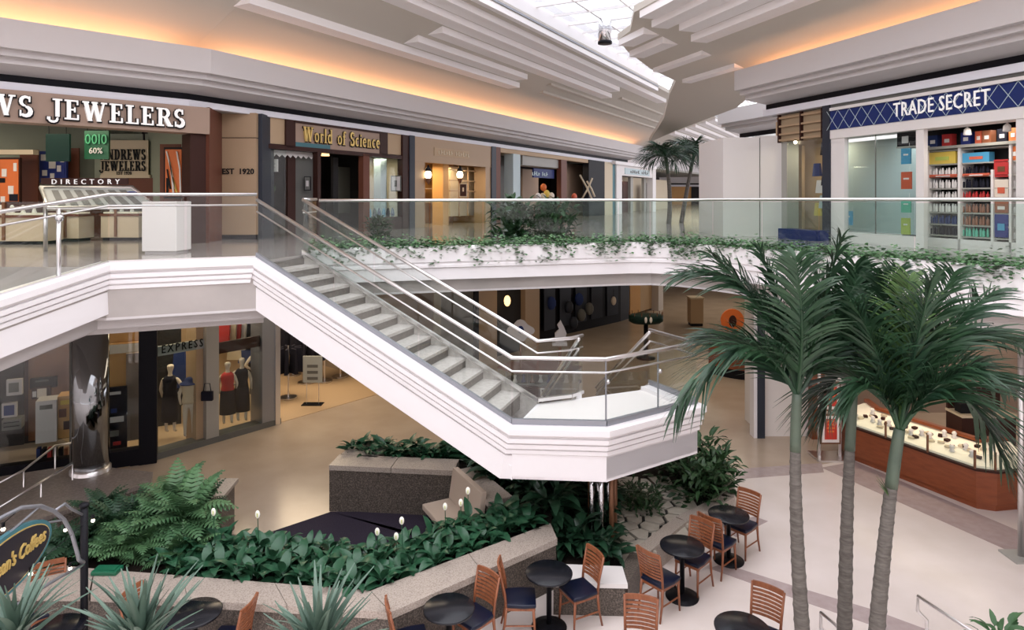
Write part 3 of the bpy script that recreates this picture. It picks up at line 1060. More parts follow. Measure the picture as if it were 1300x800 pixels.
for (xa_, ya_, xb_, yb_, m_) in ((211, 192, 217, 215, OFFW), (217, 215, 220, 246, OFFW), (215, 205, 222, 240, CREAM), (224, 192, 228, 214, OFFW), (228, 214, 229, 245, OFFW), (219, 225, 225, 248, YELLOW), (212, 215, 216, 240, LETTERB)):
    a_, b_ = gd(xa_, ya_, 17.15), gd(xb_, yb_, 17.15)
    MB().hexa([a_ + Vector((-.015, 0, 0)), a_ + Vector((.015, 0, 0)), a_ + Vector((.015, .02, 0)), a_ + Vector((-.015, .02, 0)), b_ + Vector((-.02, 0, 0)), b_ + Vector((.02, 0, 0)), b_ + Vector((.02, .02, 0)), b_ + Vector((-.02, .02, 0))]).build('print_streak', m_, tp)
flat('surround', REDBROWN, 203, 183, 242, 262, 17.35, .05, tp)
flat('wall_panel', REDBROWN, 25, 190, 48, 262, 18.0, .05, jf)
flat('wall_panel', REDBROWN, 84, 188, 100, 262, 18.8, .05, jf)
flat('lit_bulkhead', CREAM, -6, 190, 42, 196, 17.2, .2, jf)
g1 = thing('hanging_sign', 'dark green square sign hanging in the jewellery shop, nearer the left', 'sign', gd(73, 205, 15.6))
flat('panel', DKGREEN, 58, 170, 88, 205, 15.6, .06, g1)
MB().tube([gd(62, 170, 15.63), gd(62, 158, 15.63)], .008, 5).build('hanger', BLKMET, g1)
MB().tube([gd(84, 170, 15.63), gd(84, 158, 15.63)], .008, 5).build('hanger', BLKMET, g1)
g2 = thing('hanging_sign', 'bright green square sale sign with a white percent figure hanging in the jewellery shop', 'sign', gd(122, 202, 16.0))
flat('panel', GREENSIGN, 107, 166, 138, 202, 16.0, .06, g2)
pa_ = gd(108, 184, 15.98)
text_mesh('00I0', .34, .02, mat('green_lettering', (.06, .36, .17), .5), 'lettering', g2, lambda x, y, w: Vector((pa_.x + x, 15.98 - w, zz(183, 16) + y)), fit=.52)
pa2 = gd(113, 184, 15.98)
text_mesh('60%', .2, .02, OFFW, 'lettering', g2, lambda x, y, w: Vector((pa2.x + x, 15.98 - w, zz(195, 16) + y)), fit=.32)
MB().tube([gd(111, 166, 16.03), gd(111, 156, 16.03)], .008, 5).build('hanger', BLKMET, g2)
MB().tube([gd(134, 166, 16.03), gd(134, 156, 16.03)], .008, 5).build('hanger', BLKMET, g2)
# lit display counters on the shop floor
for k, (x0, x1, D, lab) in enumerate(((-30, 58, 15.4, 'long cream-lit jewellery counter nearest the left edge'), (72, 100, 16.4, 'short cream-lit jewellery counter in the middle of the shop'), (128, 176, 16.8, 'cream-lit jewellery counter behind the white pedestal'))):
    a, b = gd(x0, 0, D), gd(x1, 0, D)
    t = thing('jewellery_counter', lab, 'counter', ((a.x + b.x) / 2, D, UP))
    MB().box(a.x, D, UP + .08, b.x, D + .6, UP + .62).build('front', CREAM, t)
    MB().box(a.x + .03, D + .03, UP, b.x - .03, D + .5, UP + .08).build('plinth', BLACK, t)
    MB().box(a.x - .02, D - .03, UP + .62, b.x + .02, D + .62, UP + .68).build('ledge', REDBROWN, t)
    MB().box(a.x + .04, D + .04, UP + .68, b.x - .04, D + .5, UP + .72).build('lit_tray', LITTRAY, t)
    MB().box(a.x, D, UP + .68, b.x, D + .012, UP + .98).box(a.x, D, UP + .98, b.x, D + .55, UP + .992).build('glass_case', SHOPGLASS, t)
    MB().box((a.x * .6 + b.x * .4) - .03, D - .035, UP + .1, (a.x * .6 + b.x * .4) + .03, D, UP + .98).build('post', BRONZE, t)
    for q in range(max(3, int((b.x - a.x) / .28))):
        x = a.x + .15 + q * .26
        if x > b.x - .1:
            break
        MB().lathe([(.05, 0), (.05, .02), (.03, .10), (.045, .15), (.02, .19)], (x, D + .2, UP + .72), 8).build('display_bust', OFFW, t, True)
lamp('shop_light', W1.P(0, -2.2, 7.7), 4, 110, (1, .88, .68), (0, 0, 0), 2)

# red-brown return and tan pillar between the two walls
t = thing('tan_pillar', 'tan panelled pillar lettered EST 1920 between the first two shops', 'pillar', (-7.1, 17.4, UP))
xa, xb = gd(280.5, 0, 17.3).x, gd(325, 0, 17.3).x
zs = zz(175, 17.3)
MB().box(xa, 17.3, UP + .12, xb, 18.2, zs - .012).build('lower_panel', TANPANEL, t)
MB().box(xa, 17.3, zs + .012, xb, 18.2, 7.97).build('upper_panel', TANPANEL, t)
MB().box(xa + .01, 17.33, UP, xb, 18.2, UP + .12).build('plinth', BLACK, t)
MB().box(xa + .01, 17.33, zs - .02, xb - .01, 18.1, zs + .02).build('joint', DKBROWN, t)
pe = gd(281, 221, 17.3)
text_mesh('EST  1920', .2, .02, LETTERB, 'lettering', t, lambda x, y, w: Vector((pe.x + .02 + x, 17.295 - w, pe.z + y)), fit=.82, bold=.004)
MB().extrude([W1.P(4.02, .15, UP), W1.P(4.02, .15, 7.95), Vector((xa + .03, 17.29, 7.95)), Vector((xa + .03, 17.29, UP))], (-.12, .05, 0)).build('side_panel', REDBROWN, t)
MB().box(gd(324, 0, 17.5).x, 17.45, UP, gd(334, 0, 17.5).x, 18.3, 7.97).build('slate_edge', SLATE, t)

# ---- second left wall
def w2board(name, m, parent, xa, xb, ya, yb, n0=-.1, n1=.04, ref=None):
    r = d2(ref if ref else (xa + xb) / 2)
    return board(W2, name, m, parent, u2(xa), u2(xb), zz(ya, r), zz(yb, r), n0, n1)


ws = thing('shopfront', 'dark timber shopfront with gold old-style lettering above a double doorway', 'shopfront', W2.P(3.2, 0, UP))
zs_, zt_ = 7.18, 7.94
b2('transom_panel', SHOPTAN, ws, 336, 364, zs_ + .06, zt_, -.1, .0)
b2('mullion', DKBROWN, ws, 364, 376, zs_ - .02, zt_, -.12, .06)
b2('sign_board', SIGNTAN, ws, 376, 483, zs_ + .04, zt_ - .05, -.1, .04)
b2('sign_frame', DKBROWN, ws, 375, 484, zt_ - .06, zt_, -.1, .08)
b2('sign_trim', TEAL, ws, 376, 420, zs_ + .03, zs_ + .16, .03, .05)
b2('mullion', DKBROWN, ws, 483, 493, zs_ - .02, zt_, -.12, .06)
b2('transom_panel', SHOPTAN, ws, 493, 512, zs_ + .06, zt_, -.1, .0)
b2('transom_rail', DKBROWN, ws, 334, 520, zs_ - .08, zs_ + .04, -.14, .06)
b2('end_post', DKBROWN, ws, 512, 521, UP, 7.95, -.15, .08)
b2('slate_post', SLATE, ws, 521, 527.5, UP, 7.95, -.15, .12)
uA, uB = u2(383), u2(481)
serif_text('World of Science', ws, GOLD, lambda x, y, w: W2.P(uA + x, .05 + w, zs_ + .2 + y), .42, uB - uA, .05, body=LETTERB)
b2('door_post', DKBROWN, ws, 404, 408, UP, zs_, -.14, .05)
b2('door_post', REDBROWN, ws, 462, 470, UP, zs_, -.14, .06)
b2('open_door', GREYDOOR, ws, 376, 399, UP, 7.0, -.4, -.34)
b2('door_stile', DKBROWN, ws, 366, 376, UP, 7.1, -.42, -.32)
b2('door_leaf', DARKSHOP, ws, 424, 430, UP, 7.05, -.8, -.7)
b2('inner_panel', GREYDOOR, ws, 428, 448, UP + .5, 6.9, -3.0, -2.9)
b2('window_base', DKBROWN, ws, 470, 512, UP, UP + .42, -.12, .05)
b2('window_back', CREAM, ws, 462, 512, UP + .4, 7.2, -1.5, -1.4)
board(W2, 'partition', CREAM, ws, u2(521), u2(521) + .1, UP, 7.9, -1.5, -.16)
board(W2, 'partition', DARKSHOP, ws, u2(525), u2(525) + .1, UP, 7.9, -4.2, -1.5)
board(W2, 'partition', TANPANEL, ws, u2(628), u2(628) + .1, UP, 7.9, -4.2, -.2)
board(W2, 'partition', DARKSHOP, ws, u2(772), u2(772) + .1, UP, 7.9, -4.2, -.3)
b2('column', PALEBLUE, ws, 484, 491.5, UP + .4, 7.2, -.75, -.45)
b2('window_glass', SHOPGLASS, ws, 470, 512, UP + .42, 7.16, -.03, -.015)
b2('window_glass', SHOPGLASS, ws, 336, 364, UP + .1, 7.16, -.03, -.015)
board(W2, 'rear_wall', DARKSHOP, ws, -.4, u2(527), UP, 7.9, -4.2, -4.1)
vz = MB()
for k in range(10):
    u = u2(336) + k * .2
    vz.add([W2.P(u, -.25, 7.1), W2.P(u + .2, -.25, 7.1), W2.P(u + .2, -.2, 6.98), W2.P(u + .1, -.18, 6.9), W2.P(u, -.2, 6.98)], [(0, 1, 2, 3, 4)])
vz.build('scalloped_valance', OFFW, ws)
poster('poster', 'small white notice in the left window of the dark timber shop', 336, 202, 352, 218, 18.6, OFFW, OFFW, [(.15, .3, .85, .45, CORN), (.15, .6, .85, .7, CORN)])
poster('picture', 'dark framed picture leaning on the grey door of the dark timber shop', 386, 224, 394, 242, 19.4, BLKMET, GREYDOOR, [(.3, .3, .7, .7, CORN)], 'picture')
poster('picture', 'small grey framed picture in the cream window beside the tan shop', 496, 223, 509, 243, 22.9, GREYDOOR, CORN, [(.35, .3, .6, .7, GREYDOOR)], 'picture')
p_ = gd(413, 198, 20.5)
l_ = thing('wall_lamp', 'small amber lamp glowing inside the dark timber doorway', 'lamp', p_)
MB().lathe([(.07, 0), (.13, .0), (.10, .12), (.03, .16)], p_, 10).build('lamp_shade', mat('amber_shade', (.9, .55, .2), .5, emit=((1, .6, .25), 2.2)), l_, True)
MB().tube([p_ + Vector((0, 0, .15)), p_ + Vector((0, 0, .5))], .012, 6).build('stem', BLKMET, l_)
# plant and toys in the windows
for k in range(9):
    u = u2(338) + k * .085
    tag(MB().ball(W2.P(u, -.5, UP + .9 + RND.random() * .7), .10, .10, .12, 7, 5).build('window_toy', RND.choice([SHRUB, BLUECL, DKCLOTH, GREENP]), None, True), f'small toy, {ORD[k]} from the left in the dark timber shop window', 'toy', 'toys in the left window')
for k in range(7):
    u = u2(473) + k * .24
    tag(MB().lathe([(.05, 0), (.07, .1), (.05, .22), (.02, .3)], W2.P(u, -.3, UP + .42), 8).build('window_toy', (BLUECL, CYANP, DKCLOTH)[k % 3], None, True), f'{("dark blue", "bright cyan", "black")[k % 3]} toy, {ORD[k]} from the left on the sill of the cream window', 'toy', 'toys on the cream window sill')
lamp('shop_light', W2.P(2, -2.2, 7.6), 3, 8, (1, .78, .5), (0, 0, 0), 2)
lamp('shop_light', W2.P(5.6, -.8, 7.1), 1, 22, (1, .9, .7), (0, 0, 0), .8)

# third shop, tan and gold
ts = thing('shopfront', 'tan shopfront with a golden lit interior and a pale sign panel', 'shopfront', W2.P(9.5, 0, UP))
b2('sign_board', TANPANEL, ts, 527.5, 624, 7.05, 7.95, -.1, .08)
b2('sign_plate', SHOPTAN, ts, 552, 596, 7.32, 7.62, .07, .10)
word_bars(ts, CREAM, W2, u2(554), u2(594), 7.39, .16, .10, 13)
b2('jamb', TANPANEL, ts, 527.5, 540, UP, 7.05, -.5, .06)
b2('jamb', TANPANEL, ts, 617, 624, UP, 7.05, -.5, .06)
b2('slate_post', SLATE, ts, 625, 630.5, UP, 7.95, -.15, .12)
b2('red_post', REDBROWN, ts, 630.5, 636, UP, 7.95, -.15, .10)
b2('rear_wall', ORANGEW, ts, 523, 640, UP, 7.3, -2.2, -2.1)
b2('inner_pier', ORANGEW, ts, 563, 570, UP, 7.1, -.8, -.3)
b2('right_window_back', CREAM, ts, 572, 617, UP + .3, 7.05, -1.0, -.9)
for k in range(5):
    b2('window_muntin', TANPANEL, ts, 572, 617, UP + .9 + k * .42, UP + .94 + k * .42, -.5, -.44)
for k in range(3):
    b2('window_muntin', TANPANEL, ts, 584 + k * 11, 584.8 + k * 11, UP + .3, 7.05, -.5, -.44)
for px in (539.5, 580):
    pq = W2.P(u2(px), .16, zz(222, d2(px)))
    l_ = thing('wall_lantern', 'brass lantern on the jamb of the tan shop' if px < 550 else 'brass lantern on the inner pier of the tan shop', 'lamp', pq)
    MB().ball(pq, .13, .13, .16).build('globe', mat('lantern_globe', (1, .9, .7), .4, emit=((1, .8, .5), 5)), l_, True)
    MB().lathe([(.10, .13), (.13, .16), (.04, .30), (.02, .36)], pq, 10).build('cap', BLKMET, l_, True)
    MB().lathe([(.03, -.34), (.09, -.2), (.12, -.13)], pq, 10).build('base', BRONZE, l_, True)
poster('picture', 'dark picture in a wide cream frame in the window of the tan shop', 583, 233, 593, 250, 26.3, CREAM, DKBROWN, [(.4, .3, .6, .6, CREAM)], 'picture')
for k in range(12):
    u = u2(541) + (k % 4) * .55
    z = UP + .9 + (k // 4) * .55
    tag(MB().lathe([(.09, 0), (.12, .06), (.10, .2), (.04, .28)], W2.P(u, -1.6, z), 8).build('gift_jar', (BRONZE, LETTERB, CREAM, DKBROWN)[k % 4], None, True), f'{("bronze", "black", "cream", "dark brown")[k % 4]} jar on the {("lowest", "middle", "top")[k // 4]} glowing shelf of the tan shop', 'jar', 'jars on the shelves of the tan shop')
for k in range(3):
    b2('shelf', TANPANEL, ts, 541, 562, UP + .87 + k * .55, UP + .9 + k * .55, -1.9, -1.4)
lamp('shop_light', W2.P(u2(552), -1.1, 7.0), 1.6, 60, (1, .72, .38), (0, 0, 0), 1)
lamp('shop_light', W2.P(u2(595), -.45, 7.0), 2.2, 30, (1, .75, .42), (0, 0, 0), .5)

# fourth shop, grey columns and dark interior
fs = thing('shopfront', 'shopfront with grey columns and a dark interior at the far left', 'shopfront', W2.P(18, 0, UP))
b2('header', SHOPTAN, fs, 636, 772, 7.75, 7.95, -.3, .04)
b2('window_back', GREYDOOR, fs, 636, 652, UP, 7.75, -1.2, -1.1)
b2('column', PALEBLUE, fs, 652, 661, UP, 7.75, -.4, .06)
b2('canopy', GREYSTONE, fs, 664, 718, 7.3, 7.75, -.9, -.1)
b2('hanging_board', NAVYSIGN, fs, 678, 704, 6.75, 7.2, -.3, -.22)
word_bars(fs, PALEBLUE, W2, u2(681), u2(701), 6.85, .2, -.22, 8)
b2('red_post', REDBROWN, fs, 713, 720, UP, 7.75, -.2, .06)
b2('window_back', TAUPE, fs, 720, 750, UP, 7.75, -1.4, -1.3)
b2('inner_wall', TAUPE, fs, 664, 684, UP, 7.3, -2.2, -2.1)
b2('dark_pier', BLACK, fs, 748, 768, UP, 7.95, -.3, .08)
b2('cream_pier', CREAM, fs, 768, 778, UP, 7.95, -.3, .06)
b2('rear_wall', DARKSHOP, fs, 650, 790, UP, 7.9, -4, -3.9)
for k, (pa_, pb_, ya, yb) in enumerate(((736, 752, 222, 254), (752, 738, 226, 254), (745, 755, 230, 250))):
    MB().tube([gd(pa_, ya, 34), gd((pa_ + pb_) / 2 + 1, (ya + yb) / 2, 34.05), gd(pb_, yb, 34)], .05, 6).build('branch_decor', CREAM, fs, True)
for k, (px, py, m) in enumerate(((690, 238, ORANGEP), (694, 246, YELLOW), (689, 250, CREAM), (729, 250, REDP), (700, 249, MANNEQ), (683, 250, OFFW))):
    D = d2(px) + .6
    tag(MB().ball(gd(px, py, D), .16, .14, .2, 8, 6).build('display_item', m, None, True), ('orange', 'yellow', 'cream', 'coral', 'pink', 'white')[k] + ' display item inside the grey-columned shop', 'merchandise')
lamp('shop_light', W2.P(u2(690), -1.5, 7.2), 2, 25, (1, .85, .65), (0, 0, 0), 1.5)
lamp('shop_light', W2.P(u2(736), -.8, 7.6), 2, 25, (1, .8, .55), (0, 0, 0), .8)

# fifth, white portal with sign
vs = thing('shopfront', 'small white portal shopfront with a pale sign at the far end of the left wall', 'shopfront', W2.P(u2(808), 0, UP))
b2('portal_post', OFFW, vs, 783, 790, UP, 7.95, -.3, .15)
b2('portal_post', OFFW, vs, 829, 833, UP, 7.95, -.3, .15)
b2('portal_head', OFFW, vs, 783, 833, 7.2, 7.95, -.3, .12)
b2('portal_cap', CEILW, vs, 782, 834, 7.85, 8.05, -.3, .35)
b2('sign_plate', PALEBLUE, vs, 794, 825, 7.3, 7.7, .11, .16)
word_bars(vs, GREYDOOR, W2, u2(798), u2(821), 7.4, .2, .16, 10)
b2('teal_post', TEAL, vs, 778, 783, UP, 7.95, -.3, .05)
b2('rear_wall', CREAM, vs, 770, 850, UP, 7.3, -2.1, -2)
b2('door_post', GREYSTONE, vs, 801, 804, UP, 7.2, -.5, -.3)
b2('door_post', GREYSTONE, vs, 818, 821, UP, 7.2, -.5, -.3)
b2('dark_recess', DKBROWN, vs, 791, 800, UP, 6.9, -1.2, -1.1)
b2('dark_recess', DKBROWN, vs, 822, 828, UP, 6.9, -1.2, -1.1)
lamp('shop_light', W2.P(u2(810), -1.2, 7.1), 2, 30, (1, .82, .55), (0, 0, 0), 1)

# far end of the mall, beyond the crossing
fw = struct('wall_far', MB().box(5, 100, 0, 70, 100.4, 16), CORN, label='far end wall of the upper level')
for x0, x1, m, nm in ((835, 846, DARKSHOP, 'dark_front'), (848, 878, ORANGEW, 'amber_front'), (879, 886, DARKSHOP, 'dark_pier'), (887, 911, ORANGEW, 'amber_front'), (911, 930, DARKSHOP, 'dark_front')):
    flat(nm, m, x0, 237, x1, 262, 99.5, .5, fw)
flat('dark_mask', DARKSHOP, 878, 237, 888, 262, 99.3, .3, fw)
flat('black_band', BLACK, 830, 232.5, 935, 234.5, 98.8, .6, fw)
flat('pale_band', STRIPW, 830, 234.5, 935, 237, 98.6, .9, fw)
flat('cornice', CORN, 830, 217, 935, 232.5, 97, 3, fw)
lamp('cove_lamp', (33, 98.2, 9.7), 12, 300, WARM, (PI * .75, 0, 0), .4)
lamp('shop_light', (27, 97, 7.6), 8, 60, (1, .75, .45), (-.6, 0, 0), .6)
mb = MB()
mb.extrude([PL(9, 44, hl(9)), PL(9, 76, hl(9)), PL(4.6, 76, hl(9) + .5), PL(4.6, 44, hl(9) + .5)], (0, 0, .1))
struct('window_rooflight_far', mb, SKYGLASS, label='rooflight over the far concourse')
struct('ceiling_far', MB().box(4, 62, 10.2, 70, 110, 10.5), CEIL, label='flat ceiling over the far concourse')

# ------------------------------------------------------------------ right shops, upper level
def r3(name, m, parent, xa, xb, za, zb, n0, n1):
    n = max(n0, n1)
    return board(W3, name, m, parent, u3n(xa, n), u3n(xb, n), za, zb, n0, n1)


bs = thing('shopfront', 'narrow shopfront with a bamboo valance beside the white wall block', 'shopfront', W3.P(-1, 0, UP))
r3('rear_wall', SHOPTAN, bs, 985, 1047, UP, 8.1, -1.4, -1.3)
r3('left_post', GREYSTONE, bs, 983, 999, UP, 7.35, -.5, -.1)
r3('tan_screen', TANPANEL, bs, 999, 1018, UP, 7.25, -.9, -.8)
r3('valance', BAMBOO, bs, 987, 1044, 7.32, 8.05, -.2, -.08)
for zv in (7.34, 7.5, 7.72, 7.95):
    r3('valance_rod', TANPANEL, bs, 986, 1045, zv, zv + .05, -.08, .0)
for px in (987, 1015, 1042):
    r3('valance_strut', DKBROWN, bs, px, px + 1.5, 7.3, 8.07, -.08, .01)
r3('slate_post', SLATE, bs, 1044, 1053, UP, 8.12, -.4, .1)
r3('window_glass', SHOPGLASS, bs, 1000, 1044, UP + .2, 7.32, -.12, -.1)
r3('planter_box', NAVYSIGN, bs, 988, 1036, UP, UP + .26, .1, .5)
for k, (px, z, m) in enumerate(((1020, 6.35, BLUECL), (1034, 6.5, REDCL), (1024, 5.9, OFFW), (1036, 5.8, YELLOW), (1030, 6.9, DKCLOTH), (1022, 5.3, YELLOW), (1038, 5.2, GREENP), (1031, 6.1, DKCLOTH), (1028, 5.5, PALEBLUE))):
    D = d3(px) + .35
    tag(MB().hexa([W3.P(u3(px) - .13, -.5, z), W3.P(u3(px) + .13, -.5, z), W3.P(u3(px) + .13, -.4, z), W3.P(u3(px) - .13, -.4, z), W3.P(u3(px) - .10, -.48, z + .34), W3.P(u3(px) + .10, -.48, z + .34), W3.P(u3(px) + .10, -.42, z + .34), W3.P(u3(px) - .10, -.42, z + .34)]).build('hanging_cloth', m),
        ('blue', 'red', 'white', 'upper yellow', 'black upper', 'lower yellow', 'mint green', 'black middle', 'pale blue')[k] + ' cloth article hanging in the bamboo-valanced window', 'cloth')
lamp('shop_light', W3.P(-.9, -.6, 7.3), .8, 18, (1, .85, .6), (0, 0, 0), .6)
pq = W3.P(u3(1008), -.05, 7.27)
l_ = thing('spot_lamp', 'small lit spot lamp under the bamboo valance', 'lamp', pq)
MB().ball(pq, .05).build('bulb', BULB, l_, True)
MB().tube([pq, pq + Vector((0, 0, .1))], .03, 8).build('socket', BLKMET, l_)

ss = thing('shopfront', 'white salon shopfront with a navy diamond-lattice sign board', 'shopfront', W3.P(2, 0, UP))
r3('upper_rail', GREYDOOR, ss, 1053, 1330, 8.0, 8.12, -.2, .06)
r3('sign_cap', OFFW, ss, 1053, 1330, 7.93, 8.0, -.2, .16)
sb = r3('sign_board', NAVYSIGN, ss, 1054, 1330, 7.46, 7.93, -.2, .1)
lat = MB()
u = u3(1054)
uend = u3(1330)
while u < uend:
    for s in (1, -1):
        a, b = (u, u + .36) if s > 0 else (u + .36, u)
        lat.hexa([W3.P(a - .006, .1, 7.46), W3.P(a + .006, .1, 7.46), W3.P(a + .006, .108, 7.46), W3.P(a - .006, .108, 7.46), W3.P(b - .006, .1, 7.93), W3.P(b + .006, .1, 7.93), W3.P(b + .006, .108, 7.93), W3.P(b - .006, .108, 7.93)])
    u += .36
lat.build('lattice_lines', PALEBLUE, ss)
uA, uB = u3(1140), u3(1263)
text_mesh('TRADE SECRET', .44, .025, LETTERW, 'lettering', ss, lambda x, y, w: W3.P(uA + x, .115 + w, 7.57 + y), fit=uB - uA, spacing=1.08)
r3('header', OFFW, ss, 1053, 1330, 7.24, 7.46, -.4, .08)
r3('corner_post', OFFW, ss, 1054, 1072, UP, 7.24, -.08, .05)
r3('window_sill', OFFW, ss, 1072, 1163, UP, UP + .24, -.2, .05)
for a, b in ((1072, 1111), (1111.6, 1163)):
    r3('window_glass', SHOPGLASS, ss, a, b, UP + .24, 7.24, -.05, -.035)
r3('window_joint', GREYDOOR, ss, 1111, 1111.8, UP + .24, 7.24, -.05, -.03)
r3('window_back', PALEBLUE, ss, 1060, 1170, UP + .2, 7.24, -1.3, -1.2)
r3('inner_post', OFFW, ss, 1163, 1173, UP, 7.24, -.06, .05)
r3('inner_post', OFFW, ss, 1290, 1330, UP, 7.24, -.6, .05)
struct('wall_right_end', MB().fbox(W3, u3(1330), 16, -.3, .05, UP, 8.1), OFFW, label='plain white wall continuing beyond the salon shop')
r3('rear_wall', DARKSHOP, ss, 1173, 1340, UP, 8.1, -1.5, -1.4)
for k, (xa, xb, ya, yb, m, lab) in enumerate(((1144, 1156, 188, 208, CYANP, 'blue placard hanging in the salon window, upper one'), (1144, 1157, 218, 240, REDP, 'coral red placard hanging in the salon window'), (1144, 1156, 252, 270, GREENP, 'mint green placard hanging in the salon window'), (1144, 1155, 277, 298, YELLP, 'lime yellow placard at the bottom of the salon window'), (1074, 1082, 268, 286, CYANP, 'blue placard on the left post of the salon window'))):
    D = d3((xa + xb) / 2)
    t = thing('placard', lab, 'placard', W3.P(u3(xa), -.2, zz(yb, D)))
    r3('card', m, t, xa, xb, zz(yb, D), zz(ya, D), -.12, -.09)
    r3('print_band', OFFW, t, xa + 3, xb - 3, zz(yb - (yb - ya) * .55, D), zz(yb - (yb - ya) * .65, D), -.09, -.085)
    MB().tube([W3.P(u3((xa + xb) / 2), -.105, zz(ya, D)), W3.P(u3((xa + xb) / 2), -.105, zz(ya, D) + .12)], .004, 4).build('hanger', STEEL, t)
D = d3(1150)
t = thing('display_box', 'black display box on a shelf high in the salon window', 'box', W3.P(u3(1150), -.3, zz(185, D)))
r3('case', BLKMET, t, 1139, 1162, zz(185, D), zz(165, D), -.45, -.15)
r3('print', CORN, t, 1145, 1153, zz(181, D), zz(172, D), -.15, -.14)
r3('shelf', GREYSTONE, t, 1138, 1163, zz(187, D), zz(185, D), -.5, -.1)
# shelving full of bottles
sh = thing('shop_shelving', 'tall white-framed shelving of hair products in the salon shop', 'shelving', W3.P(3.6, -.8, UP))
rows = [4.97, 5.21, 5.47, 5.73, 5.99, 6.25, 6.52, 6.82]
for z in rows:
    r3('shelf', GREYSTONE, sh, 1176, 1290, z - .03, z, -1.05, -.7)
for px in (1175, 1216, 1258, 1281):
    r3('upright', OFFW, sh, px, px + 3.2, UP, 6.86 if px != 1258 else 6.35, -1.05, -.66)
r3('back_panel', DARKSHOP, sh, 1174, 1291, UP, 7.24, -1.12, -1.06)
r3('top_shelf', GREYSTONE, sh, 1174, 1291, 6.84, 6.9, -1.1, -.6)
r3('plinth', OFFW, sh, 1174, 1291, UP, UP + .2, -1.05, -.66)
bprof = [(.030, 0), (.032, .01), (.032, .12), (.012, .14), (.012, .175)]
bprof2 = [(.024, 0), (.026, .01), (.026, .15), (.018, .155), (.018, .185)]
bmeshes = {}


def bottle(m, alt, loc, lab, grp):
    k = (m.name, alt)
    if k not in bmeshes:
        bmeshes[k] = MB().lathe(bprof2 if alt else bprof, (0, 0, 0), 7).mesh('bottle', m, True)
    o = bpy.data.objects.new('product_bottle', bmeshes[k])
    COL.objects.link(o)
    o.location = loc
    tag(o, lab, 'bottle', grp)


BROWNB = mat('amber_bottle', (.28, .10, .05), .35)
bays = [(1179, 1215), (1220, 1257), (1262, 1280), (1285, 1290)]
styles = {
    0: [(DKCLOTH, 'black'), (GREENP, 'green-capped'), (DKCLOTH, 'black'), (OFFW, 'white')],
    1: [(BLUECL, 'dark blue'), (BROWNB, 'amber'), None, (OFFW, 'white')],
    2: [(OFFW, 'white'), (BROWNB, 'amber'), None, (OFFW, 'white')],
    3: [(OFFW, 'white'), (REDCL, 'dark red'), (BROWNB, 'amber'), (OFFW, 'white')],
    4: [(OFFW, 'white'), (DKCLOTH, 'black'), None, (OFFW, 'white')],
    5: [(OFFW, 'white'), (DKCLOTH, 'black'), (REDCL, 'dark red'), (OFFW, 'white')],
}
ordw = ['lowest', 'second', 'third', 'fourth', 'fifth', 'sixth']
bayw = ['left', 'middle', 'right', 'far right']
for r, st_ in styles.items():
    for bi, s_ in enumerate(st_):
        if not s_:
            continue
        ua, ub = u3n(bays[bi][0], -.74), u3n(bays[bi][1], -.74)
        n = max(1, int((ub - ua) / .075))
        for k in range(n):
            bottle(s_[0], (k + r) % 2, W3.P(ua + .035 + k * .075, -.76 - .02 * (k % 2), rows[r]), f'{ORD[k]} {s_[1]} bottle from the left, {ordw[r]} shelf, {bayw[bi]} bay of the salon shelving', f'bottles on the {ordw[r]} shelf, {bayw[bi]} bay')
def pack(xa, xb, z0, z1, m, lab, m2=None):
    t = thing('product_pack', lab, 'box', W3.P(u3(xa), -.75, z0))
    r3('carton', m, t, xa, xb, z0, z1, -.85, -.7)
    r3('label_panel', m2 or OFFW, t, xa + (xb - xa) * .25, xb - (xb - xa) * .25, z0 + (z1 - z0) * .3, z0 + (z1 - z0) * .6, -.7, -.692)
pack(1179, 1213, 6.52, 6.78, YELLOW, 'long yellow carton on the upper left shelf of the salon shelving', YELLP)
pack(1222, 1256, 6.52, 6.72, CYANP, 'blue and red banner carton on the upper middle shelf of the salon shelving', REDP)
pack(1179, 1215, 6.22, 6.29, REDP, 'low red carton at the front of the left bay')
pack(1222, 1256, 6.22, 6.29, REDP, 'low red carton at the front of the middle bay')
pack(1262, 1280, 6.2, 6.55, REDCL, 'dark red poster carton in the right bay of the salon shelving', BRONZE)
pack(1262, 1280, 5.75, 6.15, MANNEQ, 'portrait poster carton in the right bay above the blue one', REDP)
pack(1262, 1280, 4.99, 5.45, BLUEP, 'tall blue carton at the bottom of the right bay', CYANP)
pack(1262, 1280, 5.48, 5.7, BROWNB, 'brown carton above the tall blue carton')
pack(1283, 1292, 6.52, 6.8, ORANGEP, 'orange carton on the upper right shelf of the salon shelving')
for k, (xa, xb, m) in enumerate(((1178, 1190, BLUECL), (1196, 1208, REDCL), (1220, 1232, BLUEP), (1238, 1246, REDP), (1247, 1258, BROWNB), (1266, 1278, DKCLOTH), (1281, 1291, ORANGEP))):
    pack(xa, xb, 6.9, 7.16, m, ('navy', 'maroon', 'bright blue', 'coral', 'brown', 'black', 'orange')[k] + ' carton on top of the salon shelving')
for k, px in enumerate((1212, 1262, 1284)):
    pq = W3.P(u3(px), -.35, 7.12)
    l_ = thing('ceiling_spot', ('left', 'middle', 'right')[k] + ' one of three white spot lamps above the salon shelving', 'lamp', pq)
    MB().lathe([(.05, -.06), (.075, -.05), (.06, .06), (.02, .1)], pq, 12).build('lamp_shade', OFFW, l_, True)
    MB().tube([pq + Vector((0, 0, .08)), pq + Vector((0, 0, .14))], .012, 6).build('stem', STEEL, l_)
lamp('shop_light', W3.P(u3(1235), -.3, 7.2), 1.6, 16, (1, .93, .82), (0, 0, 0), .4)
lamp('shop_light', W3.P(u3(1115), -.6, 7.2), 1.6, 14, (.95, 1, .98), (0, 0, 0), .6)

